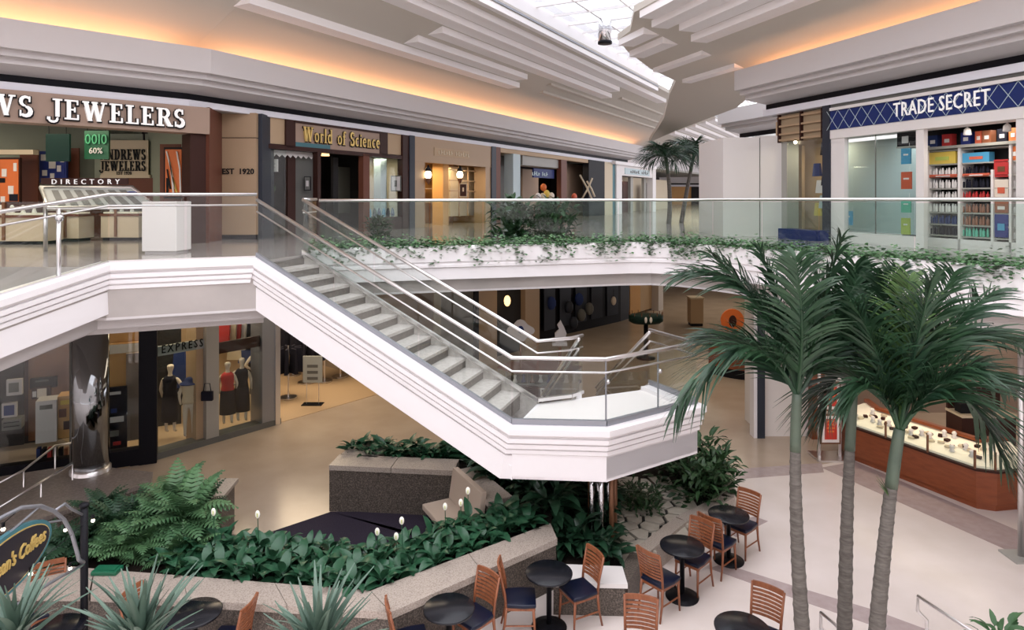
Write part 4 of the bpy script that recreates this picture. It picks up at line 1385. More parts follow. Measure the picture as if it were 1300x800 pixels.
# ------------------------------------------------------------------ things on the upper floor
a, b = gd(180, 322, 13.0), gd(224, 322, 13.0)
t = thing('white_pedestal', 'plain white box pedestal standing beside the directory', 'pedestal', ((a.x + b.x) / 2, 13.0, UP))
MB().box(a.x, 13.0, UP + .04, b.x, 13.6, zz(256, 13)).build('body', OFFW, t, bevel=.012)
MB().box(a.x + .04, 13.04, UP, b.x - .04, 13.56, UP + .04).build('plinth', CORN, t)
MB().box(a.x - .005, 12.99, zz(256, 13) - .03, b.x + .005, 13.605, zz(256, 13) - .022).build('panel_joint', CORN, t)

dr = thing('directory_stand', 'steel mall directory stand with a sloping map panel and DIRECTORY lettering', 'directory', (-7.3, 13.6, UP))
def dpt(x, y, D):
    return gd(x, y, D)
Pa, Pb, Pc, Pd = dpt(52, 238, 14.2), dpt(168, 238, 14.2), dpt(200, 262, 13.3), dpt(62, 265, 13.3)
nn = (Pb - Pa).cross(Pd - Pa).normalized() * .03
MB().extrude([Pa, Pb, Pc, Pd], nn).build('map_panel', GREYP, dr)
for k in range(7):
    q0, q1 = .1 + k * .12, .17 + k * .12
    A = Pa.lerp(Pb, q0); B = Pa.lerp(Pb, q1); C2 = Pd.lerp(Pc, q1); D2_ = Pd.lerp(Pc, q0)
    MB().extrude([A.lerp(D2_, .15), B.lerp(C2, .15), C2.lerp(B, .12), D2_.lerp(A, .12)], nn * -.2).build('listing_column', GREYDOOR, dr)
MB().tube([Pa, Pb, Pc, Pd, Pa], .045, 8).build('frame', STEEL, dr, True)
e0, e1 = Pc.lerp(Pb, .15), Pc.lerp(Pb, .6)
MB().ball(Pb.lerp(Pc, .4) + Vector((-.18, -.05, .05)), .10, .10, .02).build('logo_disc', BLUEP, dr, True)
for p in (Pa.lerp(Pd, .6), Pb.lerp(Pc, .6)):
    MB().tube([Vector((p.x, p.y, UP)), p], .04, 8).build('leg', STEEL, dr, True)
bar = MB().box(Pa.x, 14.2, Pa.z + .06, Pb.x - .1, 14.24, Pa.z + .20)
bar.build('sign_bar', DKBROWN, dr)
text_mesh('DIRECTORY', .15, .02, LETTERW, 'lettering', dr, lambda x, y, w: Vector((dpt(66, 0, 14.2).x + x, 14.19 - w, Pa.z + .07 + y)), spacing=1.9, fit=dpt(152, 0, 14.2).x - dpt(66, 0, 14.2).x)

# ------------------------------------------------------------------ ground floor shops, left
WG = Fr((-10.3, 13.5), (2.2, 1.0))            # dark shop behind the chrome column
WE = Fr((-8.1, 14.5), (3.9, 4.8))             # fashion shop


def uline(F, px, n=0.0):
    """u along the line n out of frame F at picture column px"""
    k = (px - 650) / FPX
    o = F.o + F.n * n
    return (k * o.y - o.x) / (F.u.x - k * F.u.y)


def dline(F, px):
    return F.o.y + F.u.y * uline(F, px)


GZ = 3.86
gs = thing('shopfront', 'dark-framed ground floor shopfront behind the chrome column', 'shopfront', WG.P(1.2, 0, 0))
def gb(name, m, xa, xb, za, zb, n0, n1, F=WG, par=None):
    n = max(n0, n1)
    return board(F, name, m, par or gs, uline(F, xa, n), uline(F, xb, n), za, zb, n0, n1)
gb('plinth', BLACK, -30, 176, 0, .35, -.2, .05)
gb('header', BLACK, -30, 199, 3.55, GZ, -.2, .05)
gb('dark_post', BLACK, 176, 199, 0, GZ, -.3, .08)
gb('dark_post', GREYDOOR, 88, 96, 0, 3.6, -.1, .06)
gb('window_glass', SHOPGLASS, -30, 88, .35, 3.55, -.02, -.008)
gb('window_glass', SHOPGLASS, 96, 176, .35, 3.55, -.02, -.008)
gb('rear_wall', DARKSHOP, -40, 230, 0, GZ, -2.6, -2.5)
gb('lit_wall', DKBROWN, -20, 92, .3, 3.5, -2.2, -2.1)
gb('amber_panel', ORANGEW, 133, 178, 1.6, 3.6, -1.0, -.95)
gb('ceiling_cove', CREAM, 30, 92, 3.1, 3.5, -2.1, -1.9)
gb('brown_stand', BRONZE, 36, 90, .35, 2.6, -1.6, -1.5)
gb('screen_wall', DARKSHOP, -4, 30, .35, 2.4, -1.4, -1.3)
gb('grey_leaf', TAUPE, 160, 176, .35, 2.3, -.7, -.6)
def gitem(nm, lab, cat, xa, xb, ya, yb, m, F=WG, n=-.8, th=.1, patch=()):
    D = F.P(uline(F, (xa + xb) / 2, n + th), n + th, 0).y
    t = thing(nm, lab, cat, F.P(uline(F, (xa + xb) / 2, n), n, zz(yb, D)))
    board(F, 'panel', m, t, uline(F, xa, n + th), uline(F, xb, n + th), zz(ya, D), zz(yb, D), n, n + th)
    for a, b, c, d, pm in patch:
        board(F, 'print_patch', pm, t, uline(F, xa + (xb - xa) * a, n + th), uline(F, xa + (xb - xa) * c, n + th), zz(ya + (yb - ya) * b, D), zz(ya + (yb - ya) * d, D), n + th, n + th + .012)
    return t
gitem('display_carton', 'pale blank display carton in the dark ground floor window', 'box', 45, 72, 509, 562, CORN, n=-.5, th=.4, patch=[(.2, .1, .8, .2, GREYDOOR)])
gitem('display_carton', 'orange printed display carton beside the pale one in the dark window', 'box', 73, 92, 503, 556, ORANGEW, n=-.6, th=.4, patch=[(.1, .3, .6, .5, REDBROWN), (.4, .6, .9, .8, DKBROWN), (.2, .1, .8, .2, YELLOW)])
gitem('shelf_sign', 'dark shelf sign above the pictures in the dark ground floor window', 'sign', 38, 72, 480, 493, LETTERB, n=-.9, patch=[(.2, .2, .7, .35, GREYDOOR)])
gitem('picture', 'copper toned picture below the dark shelf sign in the window', 'picture', 40, 64, 492, 506, DKBROWN, n=-.8, patch=[(.3, .1, .8, .9, MANNEQ), (.05, .3, .25, .8, OFFW)])
gitem('picture', 'small cream picture high on the left of the dark window', 'picture', 8, 28, 482, 502, CORN, n=-1.2, patch=[(.15, .2, .8, .8, GREYDOOR)])
gitem('monitor', 'small white-framed monitor with a blue screen in the dark window', 'monitor', 2, 21, 512, 530, CORN, n=-1.2, patch=[(.15, .15, .85, .85, BLUECL)])
gitem('drawer_rack', 'grey drawer rack below the small monitor in the dark window', 'rack', 2, 27, 533, 546, GREYDOOR, n=-1.2, th=.3, patch=[(.1, .2, .9, .3, BLACK), (.1, .6, .9, .7, BLACK)])
gitem('poster', 'dark tilted poster with white lettering right of the chrome column', 'poster', 136, 161, 492, 580, DKCLOTH, n=-.5, patch=[(.1, .06, .7, .1, CORN), (.15, .42, .85, .5, CORN), (.2, .3, .5, .36, BLUECL), (.15, .62, .6, .7, GREYDOOR), (.3, .78, .7, .83, REDCL)])
gitem('sunset_print', 'large amber print with a pale top in the window right of the chrome column', 'poster', 134, 177, 436, 492, ORANGEW, n=-.85, patch=[(.02, .02, .98, .22, MANNEQ)])
for k in range(6):
    gitem('stacked_book', f'{ORD[k]} book from the left on the low shelf of the dark window', 'book', 46 + k * 7, 51 + k * 7, 570, 590, (BLUECL, DKCLOTH, REDCL, GREYDOOR, DKCLOTH, BROWNB)[k], n=-.4, th=.15)['group'] = 'books on the low window shelf'
lamp('shop_light', WG.P(1.0, -1.6, 3.7), 2, 18, (1, .8, .55), (0, 0, 0), .8)
lamp('shop_light', WG.P(2.9, -.5, 3.75), .8, 10, (1, .75, .45), (0, 0, 0), .5)

es = thing('shopfront', 'glass-fronted fashion shopfront with a grey EXPRESS band', 'shopfront', WE.P(1.5, 0, 0))
def eb(name, m, xa, xb, za, zb, n0, n1):
    return gb(name, m, xa, xb, za, zb, n0, n1, WE, es)
eb('sill', GREYDOOR, 199, 357, 0, .14, -.35, .06)
eb('grey_pier', GREYSTONE, 262, 278, 0, GZ, -.4, .05)
eb('cream_pier', SHOPTAN, 249, 262, 0, GZ, -.6, -.1)
eb('end_pier', DKSTEEL, 333, 352, 0, GZ, -.5, .05)
eb('end_pier_edge', STEEL, 350, 356, 0, GZ, -.5, .08)
eb('window_glass', SHOPGLASS, 199, 249, .14, GZ, -.02, -.008)
eb('window_glass', SHOPGLASS, 278, 333, .14, GZ, -.02, -.008)
D = dline(WE, 225)
eb('sign_band', GREYP, 199, 262, zz(449, D), zz(437, D), -.12, -.06)
eb('sign_band', DKBROWN, 263, 333, zz(446, dline(WE, 300)), zz(432, dline(WE, 300)), -.10, -.05)
ux = uline(WE, 206)
text_mesh('EXPRESS', .26, .02, LETTERB, 'lettering', es, lambda x, y, w: WE.P(ux + x, -.055 + w, zz(447, D) + .02 + y), spacing=1.4, fit=uline(WE, 258) - ux)
eb('rear_wall', SHOPTAN, 150, 700, 0, GZ, -5.6, -5.5)
eb('dark_alcove', DARKSHOP, 300, 420, 1.2, GZ, -4.6, -4.5)
eb('stair_beam', GREYSTONE, 200, 256, 3.0, 3.3, -1.8, -1.6)
mbf = MB().fbox(WE, -.5, 7.6, -5.5, -.02, .0, .012)
mbf.build('shop_floor', SHOPTAN, es)
for k, (px, py, m) in enumerate(((366, 505, DKCLOTH), (388, 486, DKCLOTH), (412, 484, DKCLOTH), (432, 478, BLUECL), (372, 476, DKCLOTH))):
    c = gz(px, py, .02)
    t = thing('garment_rack', ('nearest', 'second', 'third', 'fourth', 'rearmost')[k] + ' round rack of dark garments inside the fashion shop', 'rack', c)
    MB().tube([c, c + Vector((0, 0, 1.5))], .025, 6).build('pole', STEEL, t)
    MB().lathe([(.25, 0), (.25, .03)], c, 12).build('base', STEEL, t)
    for j in range(9):
        an = 2 * PI * j / 9
        p = c + Vector((math.cos(an) * .28, math.sin(an) * .28, .75))
        r = Vector((math.cos(an), math.sin(an), 0)) * .16
        s = Vector((-math.sin(an), math.cos(an), 0)) * .05
        MB().hexa([p - r - s, p + r - s, p + r + s, p - r + s, p - r * .7 - s * .5 + Vector((0, 0, .7)), p + r * .7 - s * .5 + Vector((0, 0, .7)), p + r * .7 + s * .5 + Vector((0, 0, .7)), p - r * .7 + s * .5 + Vector((0, 0, .7))]).build('garment', (m, DKCLOTH, m)[j % 3], t)
for k, (px, n, z, m) in enumerate(((222, -2.0, 1.0, DKCLOTH), (228, -1.7, 1.5, BLUECL), (236, -2.4, 1.1, DKCLOTH), (246, -2.0, 1.2, DKCLOTH), (252, -2.3, 1.0, DKCLOTH), (312, -2.0, 1.7, BLUECL), (318, -2.4, 1.9, DKCLOTH), (324, -2.1, 1.3, DKCLOTH), (330, -2.5, 1.8, DKCLOTH), (298, -2.2, 1.8, CREAMCL), (336, -2.0, 1.2, CREAMCL))):
    c = WE.P(uline(WE, px, n), n, z)
    mg = MB().hexa([c + Vector((-.20, -.05, -.5)), c + Vector((.20, -.05, -.5)), c + Vector((.20, .07, -.5)), c + Vector((-.20, .07, -.5)), c + Vector((-.13, -.03, .4)), c + Vector((.13, -.03, .4)), c + Vector((.13, .05, .4)), c + Vector((-.13, .05, .4))])
    tag(mg.build('hanging_garment', m), ('dark', 'blue', 'dark', 'dark', 'dark', 'blue', 'dark', 'dark', 'dark', 'cream', 'cream')[k] + f' garment hanging deep inside the fashion shop, {("behind the left window, leftmost", "behind the left window", "behind the cream mannequin", "beside the tan pier", "against the tan pier", "above the black dress", "above the end pier", "right of the black dress", "at the end pier", "above the red mannequin", "low by the end pier")[k]}', 'garment')
for k, (px, m, w) in enumerate(((283, REDCL, 'left red'), (291, CREAMCL, 'cream'), (297, REDCL, 'right red'), (304, OFFW, 'white'), (314, DKCLOTH, 'black'), (325, CREAMCL, 'tan'))):
    D = dline(WE, px) + .8
    c = gd(px, 425, D)
    MBt = MB().hexa([c + Vector((-.13, 0, -.4)), c + Vector((.13, 0, -.4)), c + Vector((.13, .08, -.4)), c + Vector((-.13, .08, -.4)), c + Vector((-.17, 0, .3)), c + Vector((.17, 0, .3)), c + Vector((.17, .08, .3)), c + Vector((-.17, .08, .3))])
    tag(MBt.build('hanging_shirt', m), w + ' shirt hanging at the top of the fashion shop window', 'shirt')
t = thing('poster_stand', 'grey poster stand on two thin legs at the fashion shop entrance', 'stand', WE.P(uline(WE, 398), -.6, 0))
c = gz(397, 514, 0)
MB().box(c.x - .28, c.y - .15, 0, c.x + .28, c.y + .15, .03).build('base', BLKMET, t)
for s in (-.17, .17):
    MB().tube([c + Vector((s, 0, .03)), c + Vector((s, 0, .75))], .012, 6).build('leg', STEEL, t)
zt = zz(452, c.y)
MB().box(c.x - .27, c.y - .02, .62, c.x + .27, c.y + .02, zt).build('panel', GREYP, t, bevel=.008)
for k in range(3):
    MB().box(c.x - .15, c.y - .028, zt - .32 - k * .17, c.x + .15, c.y - .02, zt - .24 - k * .17).build('print_line', GREYDOOR, t)
lamp('shop_light', WE.P(1.3, -1.3, 3.75), 2.4, 55, (1, .82, .58), (0, 0, 0), 1)
lamp('shop_light', WE.P(5.0, -2.0, 3.75), 3, 140, (1, .78, .52), (0, 0, 0), 2.4)

# ---- mannequins: skinned skeletons
def figure(name, lab, base, s, rz, arms, top_m, skirt_m, skin=MANNEQ, headless=False):
    t = thing(name, lab, 'mannequin', base)
    t.rotation_euler = (0, 0, rz)
    V_, E_, R_ = [], [], []
    def chain(pts, start=None):
        prev = start
        for (x, y, z, r) in pts:
            V_.append((x * s, y * s, z * s)); R_.append(r * s)
            if prev is not None:
                E_.append((prev, len(V_) - 1))
            prev = len(V_) - 1
        return prev
    chain([(0, 0, .95, .135)])
    chain([(0, 0, 1.10, .11), (0, 0, 1.28, .13)], 0)
    chest = len(V_) - 1
    chain([(0, 0, 1.42, .10), (0, 0, 1.50, .045), (0, .01, 1.55, .05)] if headless else [(0, 0, 1.42, .10), (0, 0, 1.50, .048), (0, .01, 1.57, .055), (0, .02, 1.66, .10), (0, .015, 1.75, .085)], chest)
    for sx, (ex, ey, ez, hx, hy, hz) in zip((-1, 1), arms):
        chain([(sx * .17, 0, 1.38, .055), (sx * ex, ey, ez, .04), (sx * hx, hy, hz, .03), (sx * hx * 1.0, hy + .07, hz - .05, .026)], chest)
    for sx in (-1, 1):
        chain([(sx * .09, 0, .86, .09), (sx * .095, .015, .48, .055), (sx * .10, 0, .10, .036), (sx * .10, .12, .03, .03)], 0)
    me = bpy.data.meshes.new('body')
    me.from_pydata(V_, E_, [])
    o = bpy.data.objects.new('body', me)
    COL.objects.link(o)
    md = o.modifiers.new('skin', 'SKIN')
    for i, r in enumerate(R_):
        me.skin_vertices[0].data[i].radius = (r, r)
        me.skin_vertices[0].data[i].use_root = (i == 0)
    sub = o.modifiers.new('sub', 'SUBSURF')
    sub.levels = 1
    sub.render_levels = 1
    me.materials.append(skin)
    o.parent = t
    def cloth(nm, prof, m):
        mb = MB().lathe([(r * s, z * s) for r, z in prof], (0, 0, 0), 16, 1.12, .85)
        c_ = bpy.data.objects.new(nm, mb.mesh(nm, m, True))
        COL.objects.link(c_)
        c_.parent = t
    cloth('top_garment', [(.15, .92), (.155, 1.0), (.135, 1.12), (.155, 1.28), (.165, 1.38), (.09, 1.46)], top_m)
    if skirt_m:
        cloth('skirt', [(.19, .32), (.185, .6), (.17, .9), (.14, 1.04)], skirt_m)
    return t


hang = (.24, .02, 1.12, .22, .10, .90)
hip = (.34, -.04, 1.15, .17, .06, 1.0)
c = gz(289, 547, .14)
figure('mannequin', 'mannequin in a red collared dark dress in the right fashion window', WE.P(uline(WE, 289, -.5), -.5, .14), .90, .3, (hang, hang), REDCL, DKCLOTH)
figure('mannequin', 'tall pale mannequin in a long black dress with one hand on the hip', WE.P(uline(WE, 307, -.42), -.42, .14), .93, .2, (hip, hang), DKCLOTH, DKCLOTH)
figure('mannequin', 'mannequin in a cream top with dark hat by the grey pier of the fashion window', WE.P(uline(WE, 240, -.35), -.35, .14), .9, .3, (hang, hang), CREAMCL, None, headless=True)
figure('mannequin', 'mannequin in black at the left of the fashion window', WE.P(uline(WE, 216, -1.0), -1.0, .14), .95, .1, (hang, hip), DKCLOTH, DKCLOTH)
figure('mannequin', 'dark clothed mannequin at the back of the right fashion window', WE.P(uline(WE, 327, -1.5), -1.5, .14), .95, .4, (hip, hang), DKCLOTH, DKCLOTH)
h = WE.P(uline(WE, 240, -.35), -.35, 1.42)
tag(MB().lathe([(.21, 0), (.2, .02), (.1, .03), (.09, .12), (.04, .15)], h, 14).build('wide_hat', BLUECL, None, True), 'dark blue hat on the cream mannequin', 'hat')
b = WE.P(uline(WE, 261), .08, 1.05)
t = thing('handbag', 'black handbag hanging on the grey pier of the fashion shop', 'handbag', b)
MB().box(b.x - .13, b.y - .05, b.z, b.x + .13, b.y + .05, b.z + .22).build('bag_body', DKCLOTH, t, bevel=.02)
MB().tube([b + Vector((-.09, 0, .2)), b + Vector((-.06, 0, .4)), b + Vector((.06, 0, .4)), b + Vector((.09, 0, .2))], .01, 6).build('strap', DKCLOTH, t)

# ------------------------------------------------------------------ ground floor, far side under the balcony
def fw_(name, m, x0, x1, y0, y1, D, par, th=.3):
    return flat(name, m, x0, y0, x1, y1, D, th, par)
far = struct_root('wall_lower_far', (0, 0, 0), 'row of ground floor shopfronts beyond the stair')
def span(name, m, xa, xb, Da, Db, z0, z1, th=.3):
    A, B = gd(xa, 250, Da), gd(xb, 250, Db)
    A.z = B.z = 0
    d = (B - A).normalized()
    nb = Vector((-d.y, d.x, 0)) * th
    MB().hexa([A + Vector((0, 0, z0)), B + Vector((0, 0, z0)), B + nb + Vector((0, 0, z0)), A + nb + Vector((0, 0, z0)), A + Vector((0, 0, z1)), B + Vector((0, 0, z1)), B + nb + Vector((0, 0, z1)), A + nb + Vector((0, 0, z1))]).build(name, m, far)
span('shop_wall', GREYDOOR, 560, 603, 21, 22.5, 0, GZ)
span('dark_pier', BLACK, 602, 608, 22.4, 22.6, 0, GZ, .4)
span('tan_pier', TANPANEL, 608, 631, 22.6, 23.6, 0, GZ, .5)
span('recess', DARKSHOP, 628, 670, 24.2, 25.6, 0, GZ)
span('lit_header', LITTRAY, 633, 667, 23.8, 25.0, 3.45, GZ, .3)
span('tan_pier', TANPANEL, 667, 685, 25.2, 26.4, 0, GZ, .5)
span('dark_front', BLACK, 684, 788, 27.0, 31.2, 0, GZ)
for k in range(5):
    xa = 690 + k * 20
    span('dark_pane', SLATE, xa, xa + 14, 26.95 + k * .85, 27.5 + k * .85, .4, 3.4, -.04)
span('dark_post', SLATE, 788, 799, 31.2, 31.9, 0, GZ, .6)
span('amber_front', ORANGEW, 800, 813, 32.4, 33.2, .1, 3.4)
span('tan_front', SHOPTAN, 812, 838, 33.2, 35.0, .1, GZ)
span('pale_pier', CORN, 836, 842, 34, 34.4, 0, GZ, .4)
span('navy_sign', NAVYSIGN, 842, 856, 36, 37, 2.6, 3.6)
span('rear_wall', TAUPE, 838, 980, 46, 47, 0, GZ)
span('green_front', DKGREEN, 852, 874, 44, 45, 2.2, 3.5)
for k, (px, py, D, m, lab) in enumerate(((644, 382, 24.0, ORANGEW, 'amber lantern glowing in the recess between the tan piers'), (779, 382, 29.8, ORANGEP, 'small orange lantern in the black glass shopfront'))):
    p = gd(px, py, D)
    l_ = thing('shop_lantern', lab, 'lamp', p)
    MB().ball(p, .12, .12, .2).build('globe', MATS['amber_shade'] if k == 0 else MANNEQ, l_, True)
    MB().tube([p + Vector((0, 0, .18)), p + Vector((0, 0, .5))], .012, 5).build('stem', BLKMET, l_)
for k, (px, py) in enumerate(((722, 390), (735, 380), (738, 400), (728, 410), (700, 385), (748, 392))):
    D = 27 + (px - 684) / 104 * 4.2 - .5
    tag(MB().ball(gd(px, py, D), .2, .12, .28, 8, 5).build('window_display', (SLATE, BLUECL, GREYDOOR)[k % 3], None, True), ('first', 'second', 'third', 'fourth', 'fifth', 'sixth')[k] + ' from the left of the grey-blue displays in the black glass shopfront' if False else f'grey-blue display shape in the black glass shopfront, {("lower left", "top centre", "mid centre", "bottom", "far left", "right")[k]}', 'display')
lamp('ground_fill_lamp', (6, 22, 3.84), 6, 110, (1, .86, .68), (0, 0, 0), 8)  # unseen fill lamps added under the soffit to brighten the lower concourse
lamp('ground_fill_lamp', (-4.0, 17.0, 3.84), 4, 60, (1, .84, .64), (0, 0, 0), 2.0)
lamp('ground_fill_lamp', (12, 34, 3.84), 8, 160, (1, .86, .68), (0, 0, 0), 8)
lamp('ground_fill_lamp', (12, 16.6, 3.84), 4, 130, (1, .88, .74), (0, 0, 0), 5)

# jewellery cart behind the stair
k0 = gz(680, 497, 0)
kt = thing('jewellery_cart', 'glass jewellery cart with a pale crest sign behind the stair', 'cart', (k0.x, 17.0, 0))
cx, cy = gd(690, 0, 17.6).x, 17.6
MB().lathe([(1.0, .0), (1.05, .9), (1.1, .92), (1.1, .98)], (cx - .1, cy, 0), 8, 1.0, .6).build('body', DKBROWN, kt)
MB().lathe([(1.08, .98), (1.08, 1.3)], (cx - .1, cy, 0), 8, 1, .6).build('glass_case', SHOPGLASS, kt)
MB().lathe([(.95, .98), (.95, 1.02)], (cx - .1, cy, 0), 8, 1, .6).build('lit_tray', GREYDOOR, kt)
MB().lathe([(1.1, 1.3), (1.12, 1.34), (1.0, 1.36)], (cx - .1, cy, 0), 8, 1, .6).build('counter_top', REDBROWN, kt)
for k in range(6):
    an = PI + PI * k / 5
    MB().tube([(cx - .1 + 1.08 * math.cos(an), cy + .65 * math.sin(an), .98), (cx - .1 + 1.08 * math.cos(an), cy + .65 * math.sin(an), 1.32)], .015, 5).build('post', CHROME, kt)
s = gd(661, 420, 17.4)
pts = []
for k in range(24):
    an = 2 * PI * k / 24
    r = .32 + .05 * math.cos(4 * an)
    pts.append(s + Vector((r * math.cos(an) * 1.0, 0, r * math.sin(an) * .8)))
cs = thing('crest_sign', 'pale crest-shaped sign with a blue emblem on the jewellery cart', 'sign', s + Vector((0, 0, -.3)))
MB().extrude(pts, (0, .04, 0)).build('board', CORN, cs)
MB().ball(s + Vector((0, -.01, .03)), .08, .012, .10).build('emblem', BLUECL, cs, True)
MB().tube([s + Vector((0, .02, -.27)), Vector((s.x, s.y + .02, 1.36))], .03, 6).build('stem', BRONZE, cs)
s = gd(711, 421, 17.2)
cs = thing('crest_sign', 'pale leaf-shaped sign seen edge-on at the right end of the jewellery cart', 'sign', s + Vector((0, 0, -.3)))
MB().extrude([s + Vector((a, 0, b)) for a, b in ((-.12, -.28), (.1, -.28), (.17, -.05), (.10, .12), (.02, .28), (-.07, .16), (-.02, .05), (-.13, -.05))], (0, .1, 0)).build('board', CORN, cs)
MB().box(s.x - .2, s.y - .06, s.z - .36, s.x + .18, s.y + .15, s.z - .28).build('foot', CORN, cs)
MB().tube([s + Vector((0, .04, -.34)), Vector((s.x, s.y + .04, 0))], .04, 8).build('stem', BRONZE, cs)
for k in range(7):
    p = Vector((cx - .75 + k * .22, cy - .35 + .05 * (k % 2), 1.02))
    tag(MB().lathe([(.07, 0), (.05, .05), (.03, .12), (.045, .18), (.02, .2)], p, 8).build('display_bust', (OFFW, BLUECL, BRONZE)[k % 3], None, True), ('white', 'blue', 'bronze')[k % 3] + f' jewellery bust, {ORD[k]} from the left inside the glass cart behind the stair', 'display bust', 'busts in the glass cart')
c2 = gz(716, 512, 0)
t = thing('glass_showcase', 'square glass showcase standing below the stair landing rail', 'showcase', c2)
x0, x1 = gd(688, 0, 16.2).x, gd(734, 0, 16.2).x
MB().box(x0, 16.2, .0, x1, 16.9, .12).build('plinth', GREYDOOR, t)
MB().box(x0, 16.2, .12, x1, 16.215, .95).box(x0, 16.88, .12, x1, 16.9, .95).build('glass_side', SHOPGLASS, t)
MB().tube([(x0, 16.2, .95), (x1, 16.2, .95), (x1, 16.9, .95), (x0, 16.9, .95), (x0, 16.2, .95)], .025, 6).build('top_frame', CORN, t)
MB().ball(((x0 + x1) / 2 - .1, 16.19, .62), .04).build('lock', BLACK, t, True)

# black display trough with white forms, in the far concourse
c = gd(820, 404, 24)
t = thing('display_trough', 'dark oval display trough with two white oval forms in the far concourse', 'display', (c.x, c.y, 0))
MB().lathe([(.5, c.z - .18), (.62, c.z - .1), (.62, c.z + .12), (.55, c.z + .14)], (c.x, c.y, 0), 20, 1, .6).build('tray', DKGREEN, t, True)
MB().lathe([(.34, 0), (.34, .05), (.08, .09), (.08, c.z - .18)], (c.x, c.y, 0), 14).build('pedestal', BLKMET, t, True)
for dx in (-.08, .10):
    MB().ball((c.x + dx, c.y - .39, c.z + .0), .05, .02, .11).build('white_form', OFFW, t, True)
for k in range(13):
    an = PI * 2 * k / 13
    MB().tube([(c.x + .6 * math.cos(an), c.y + .36 * math.sin(an), c.z + .1), (c.x + .6 * math.cos(an), c.y + .36 * math.sin(an), c.z + .24)], .014, 5).build('finial', BRONZE, t)
# tan and red-brown counters beyond the palms
c = gd(885, 400, 30)
t = thing('tan_kiosk', 'small square tan kiosk standing in the far concourse', 'kiosk', (c.x, 30, 0))
MB().box(gd(877, 0, 30).x, 30, .12, gd(893, 0, 30).x, 30.6, zz(380, 30)).build('body', SHOPTAN, t)
MB().box(gd(877.5, 0, 30).x, 30.02, 0, gd(892.5, 0, 30).x, 30.5, .12).build('plinth', BLACK, t)
MB().box(gd(876, 0, 30).x, 29.95, zz(380, 30), gd(894, 0, 30).x, 30.65, zz(378, 30)).build('top', CREAM, t)
t = thing('curved_counter', 'curved red-brown counter on a black plinth beyond the palm fronds', 'counter', gd(940, 250, 21.5))
t.location.z = 0
A = []
for k in range(9):
    an = math.radians(200 + 70 * k / 8)
    A.append((gd(950, 0, 22.6).x + 1.6 * math.cos(an), 22.6 + 1.6 * math.sin(an)))
MB().sweep([(x, y, 0) for x, y in A], [(-.4, .3), (-.4, 1.0), (0, 1.0), (0, .3)]).build('front', KWOOD, t)
MB().sweep([(x, y, 0) for x, y in A], [(-.4, 0), (-.4, .3), (-.05, .3), (-.05, 0)]).build('plinth', BLACK, t)
p = gd(930, 407, 22)
t = thing('round_sign', 'round orange sign with a dark figure beyond the palm fronds', 'sign', p)
MB().extrude([p + Vector((.38 * math.cos(2 * PI * k / 24), 0, .38 * math.sin(2 * PI * k / 24))) for k in range(24)], (0, .06, 0)).build('disc', ORANGEP, t)
MB().ball(p + Vector((0, -.02, -.02)), .13, .02, .2).build('dark_figure', DKBROWN, t, True)
MB().tube([p + Vector((0, .03, -.36)), Vector((p.x, p.y + .03, 0))], .035, 6).build('pole', BLKMET, t)

# ------------------------------------------------------------------ ground floor right: white pier, poster pylon, jewellery counter
A = gz(966, 557, 0)
t = struct('wall_right_lower', MB().box(A.x + .1, A.y + .15, 0, A.x + 2.3, A.y + 1.4, GZ), OFFW, label='white ground floor pier under the right balcony')
MB().box(A.x - .08, A.y, 0, A.x + .1, A.y + .3, GZ).build('slate_edge', SLATE, t)
MB().box(A.x - .16, A.y + .02, 0, A.x - .08, A.y + .3, GZ).build('white_edge', WHITE, t)
struct('wall_right_lower_rear', MB().box(A.x + 2.3, 18.0, 0, 20, 18.3, GZ), TAUPE, label='taupe wall behind the jewellery counter')
struct('wall_right_lower_soffit', MB().box(A.x + 2.0, 15.2, 2.75, 20, 15.5, GZ), TAUPE, label='taupe bulkhead above the jewellery counter')
struct('wall_right_lower_jamb', MB().box(gd(1031, 0, 16.0).x, 16.0, 0, gd(1047, 0, 16.0).x, 17.2, GZ), KWOOD, label='red wood jamb beside the white pier')
py = thing('poster_pylon', 'steel poster pylon holding two red notices beside the red wood jamb', 'stand', gz(1052, 583, 0))
b = gz(1053, 581, 0)
MB().box(b.x - .36, b.y - .28, 0, b.x + .42, b.y + .3, .04).build('base', STEEL, py)
for s in (-.23, .23):
    MB().box(b.x + s - .025, b.y - .025, .04, b.x + s + .025, b.y + .025, zz(455, b.y)).build('post', STEEL, py)
for k, (ya, yb) in enumerate(((484, 521), (525, 563))):
    za, zb_ = zz(yb, b.y), zz(ya, b.y)
    MB().box(b.x - .23, b.y - .05, za, b.x + .23, b.y - .01, zb_).build('frame', BRONZE, py)
    MB().box(b.x - .19, b.y - .06, za + .04, b.x + .19, b.y - .05, zb_ - .04).build('mount', OFFW, py)
    MB().box(b.x - .135, b.y - .07, za + .11, b.x + .135, b.y - .06, zb_ - .1).build('print', REDPOST, py)
    for j in range(4):
        MB().box(b.x - .09 + .02 * (j % 2), b.y - .076, zb_ - .17 - j * .075, b.x + .09 - .02 * (j % 2), b.y - .07, zb_ - .135 - j * .075).build('print_line', ORANGEP, py)

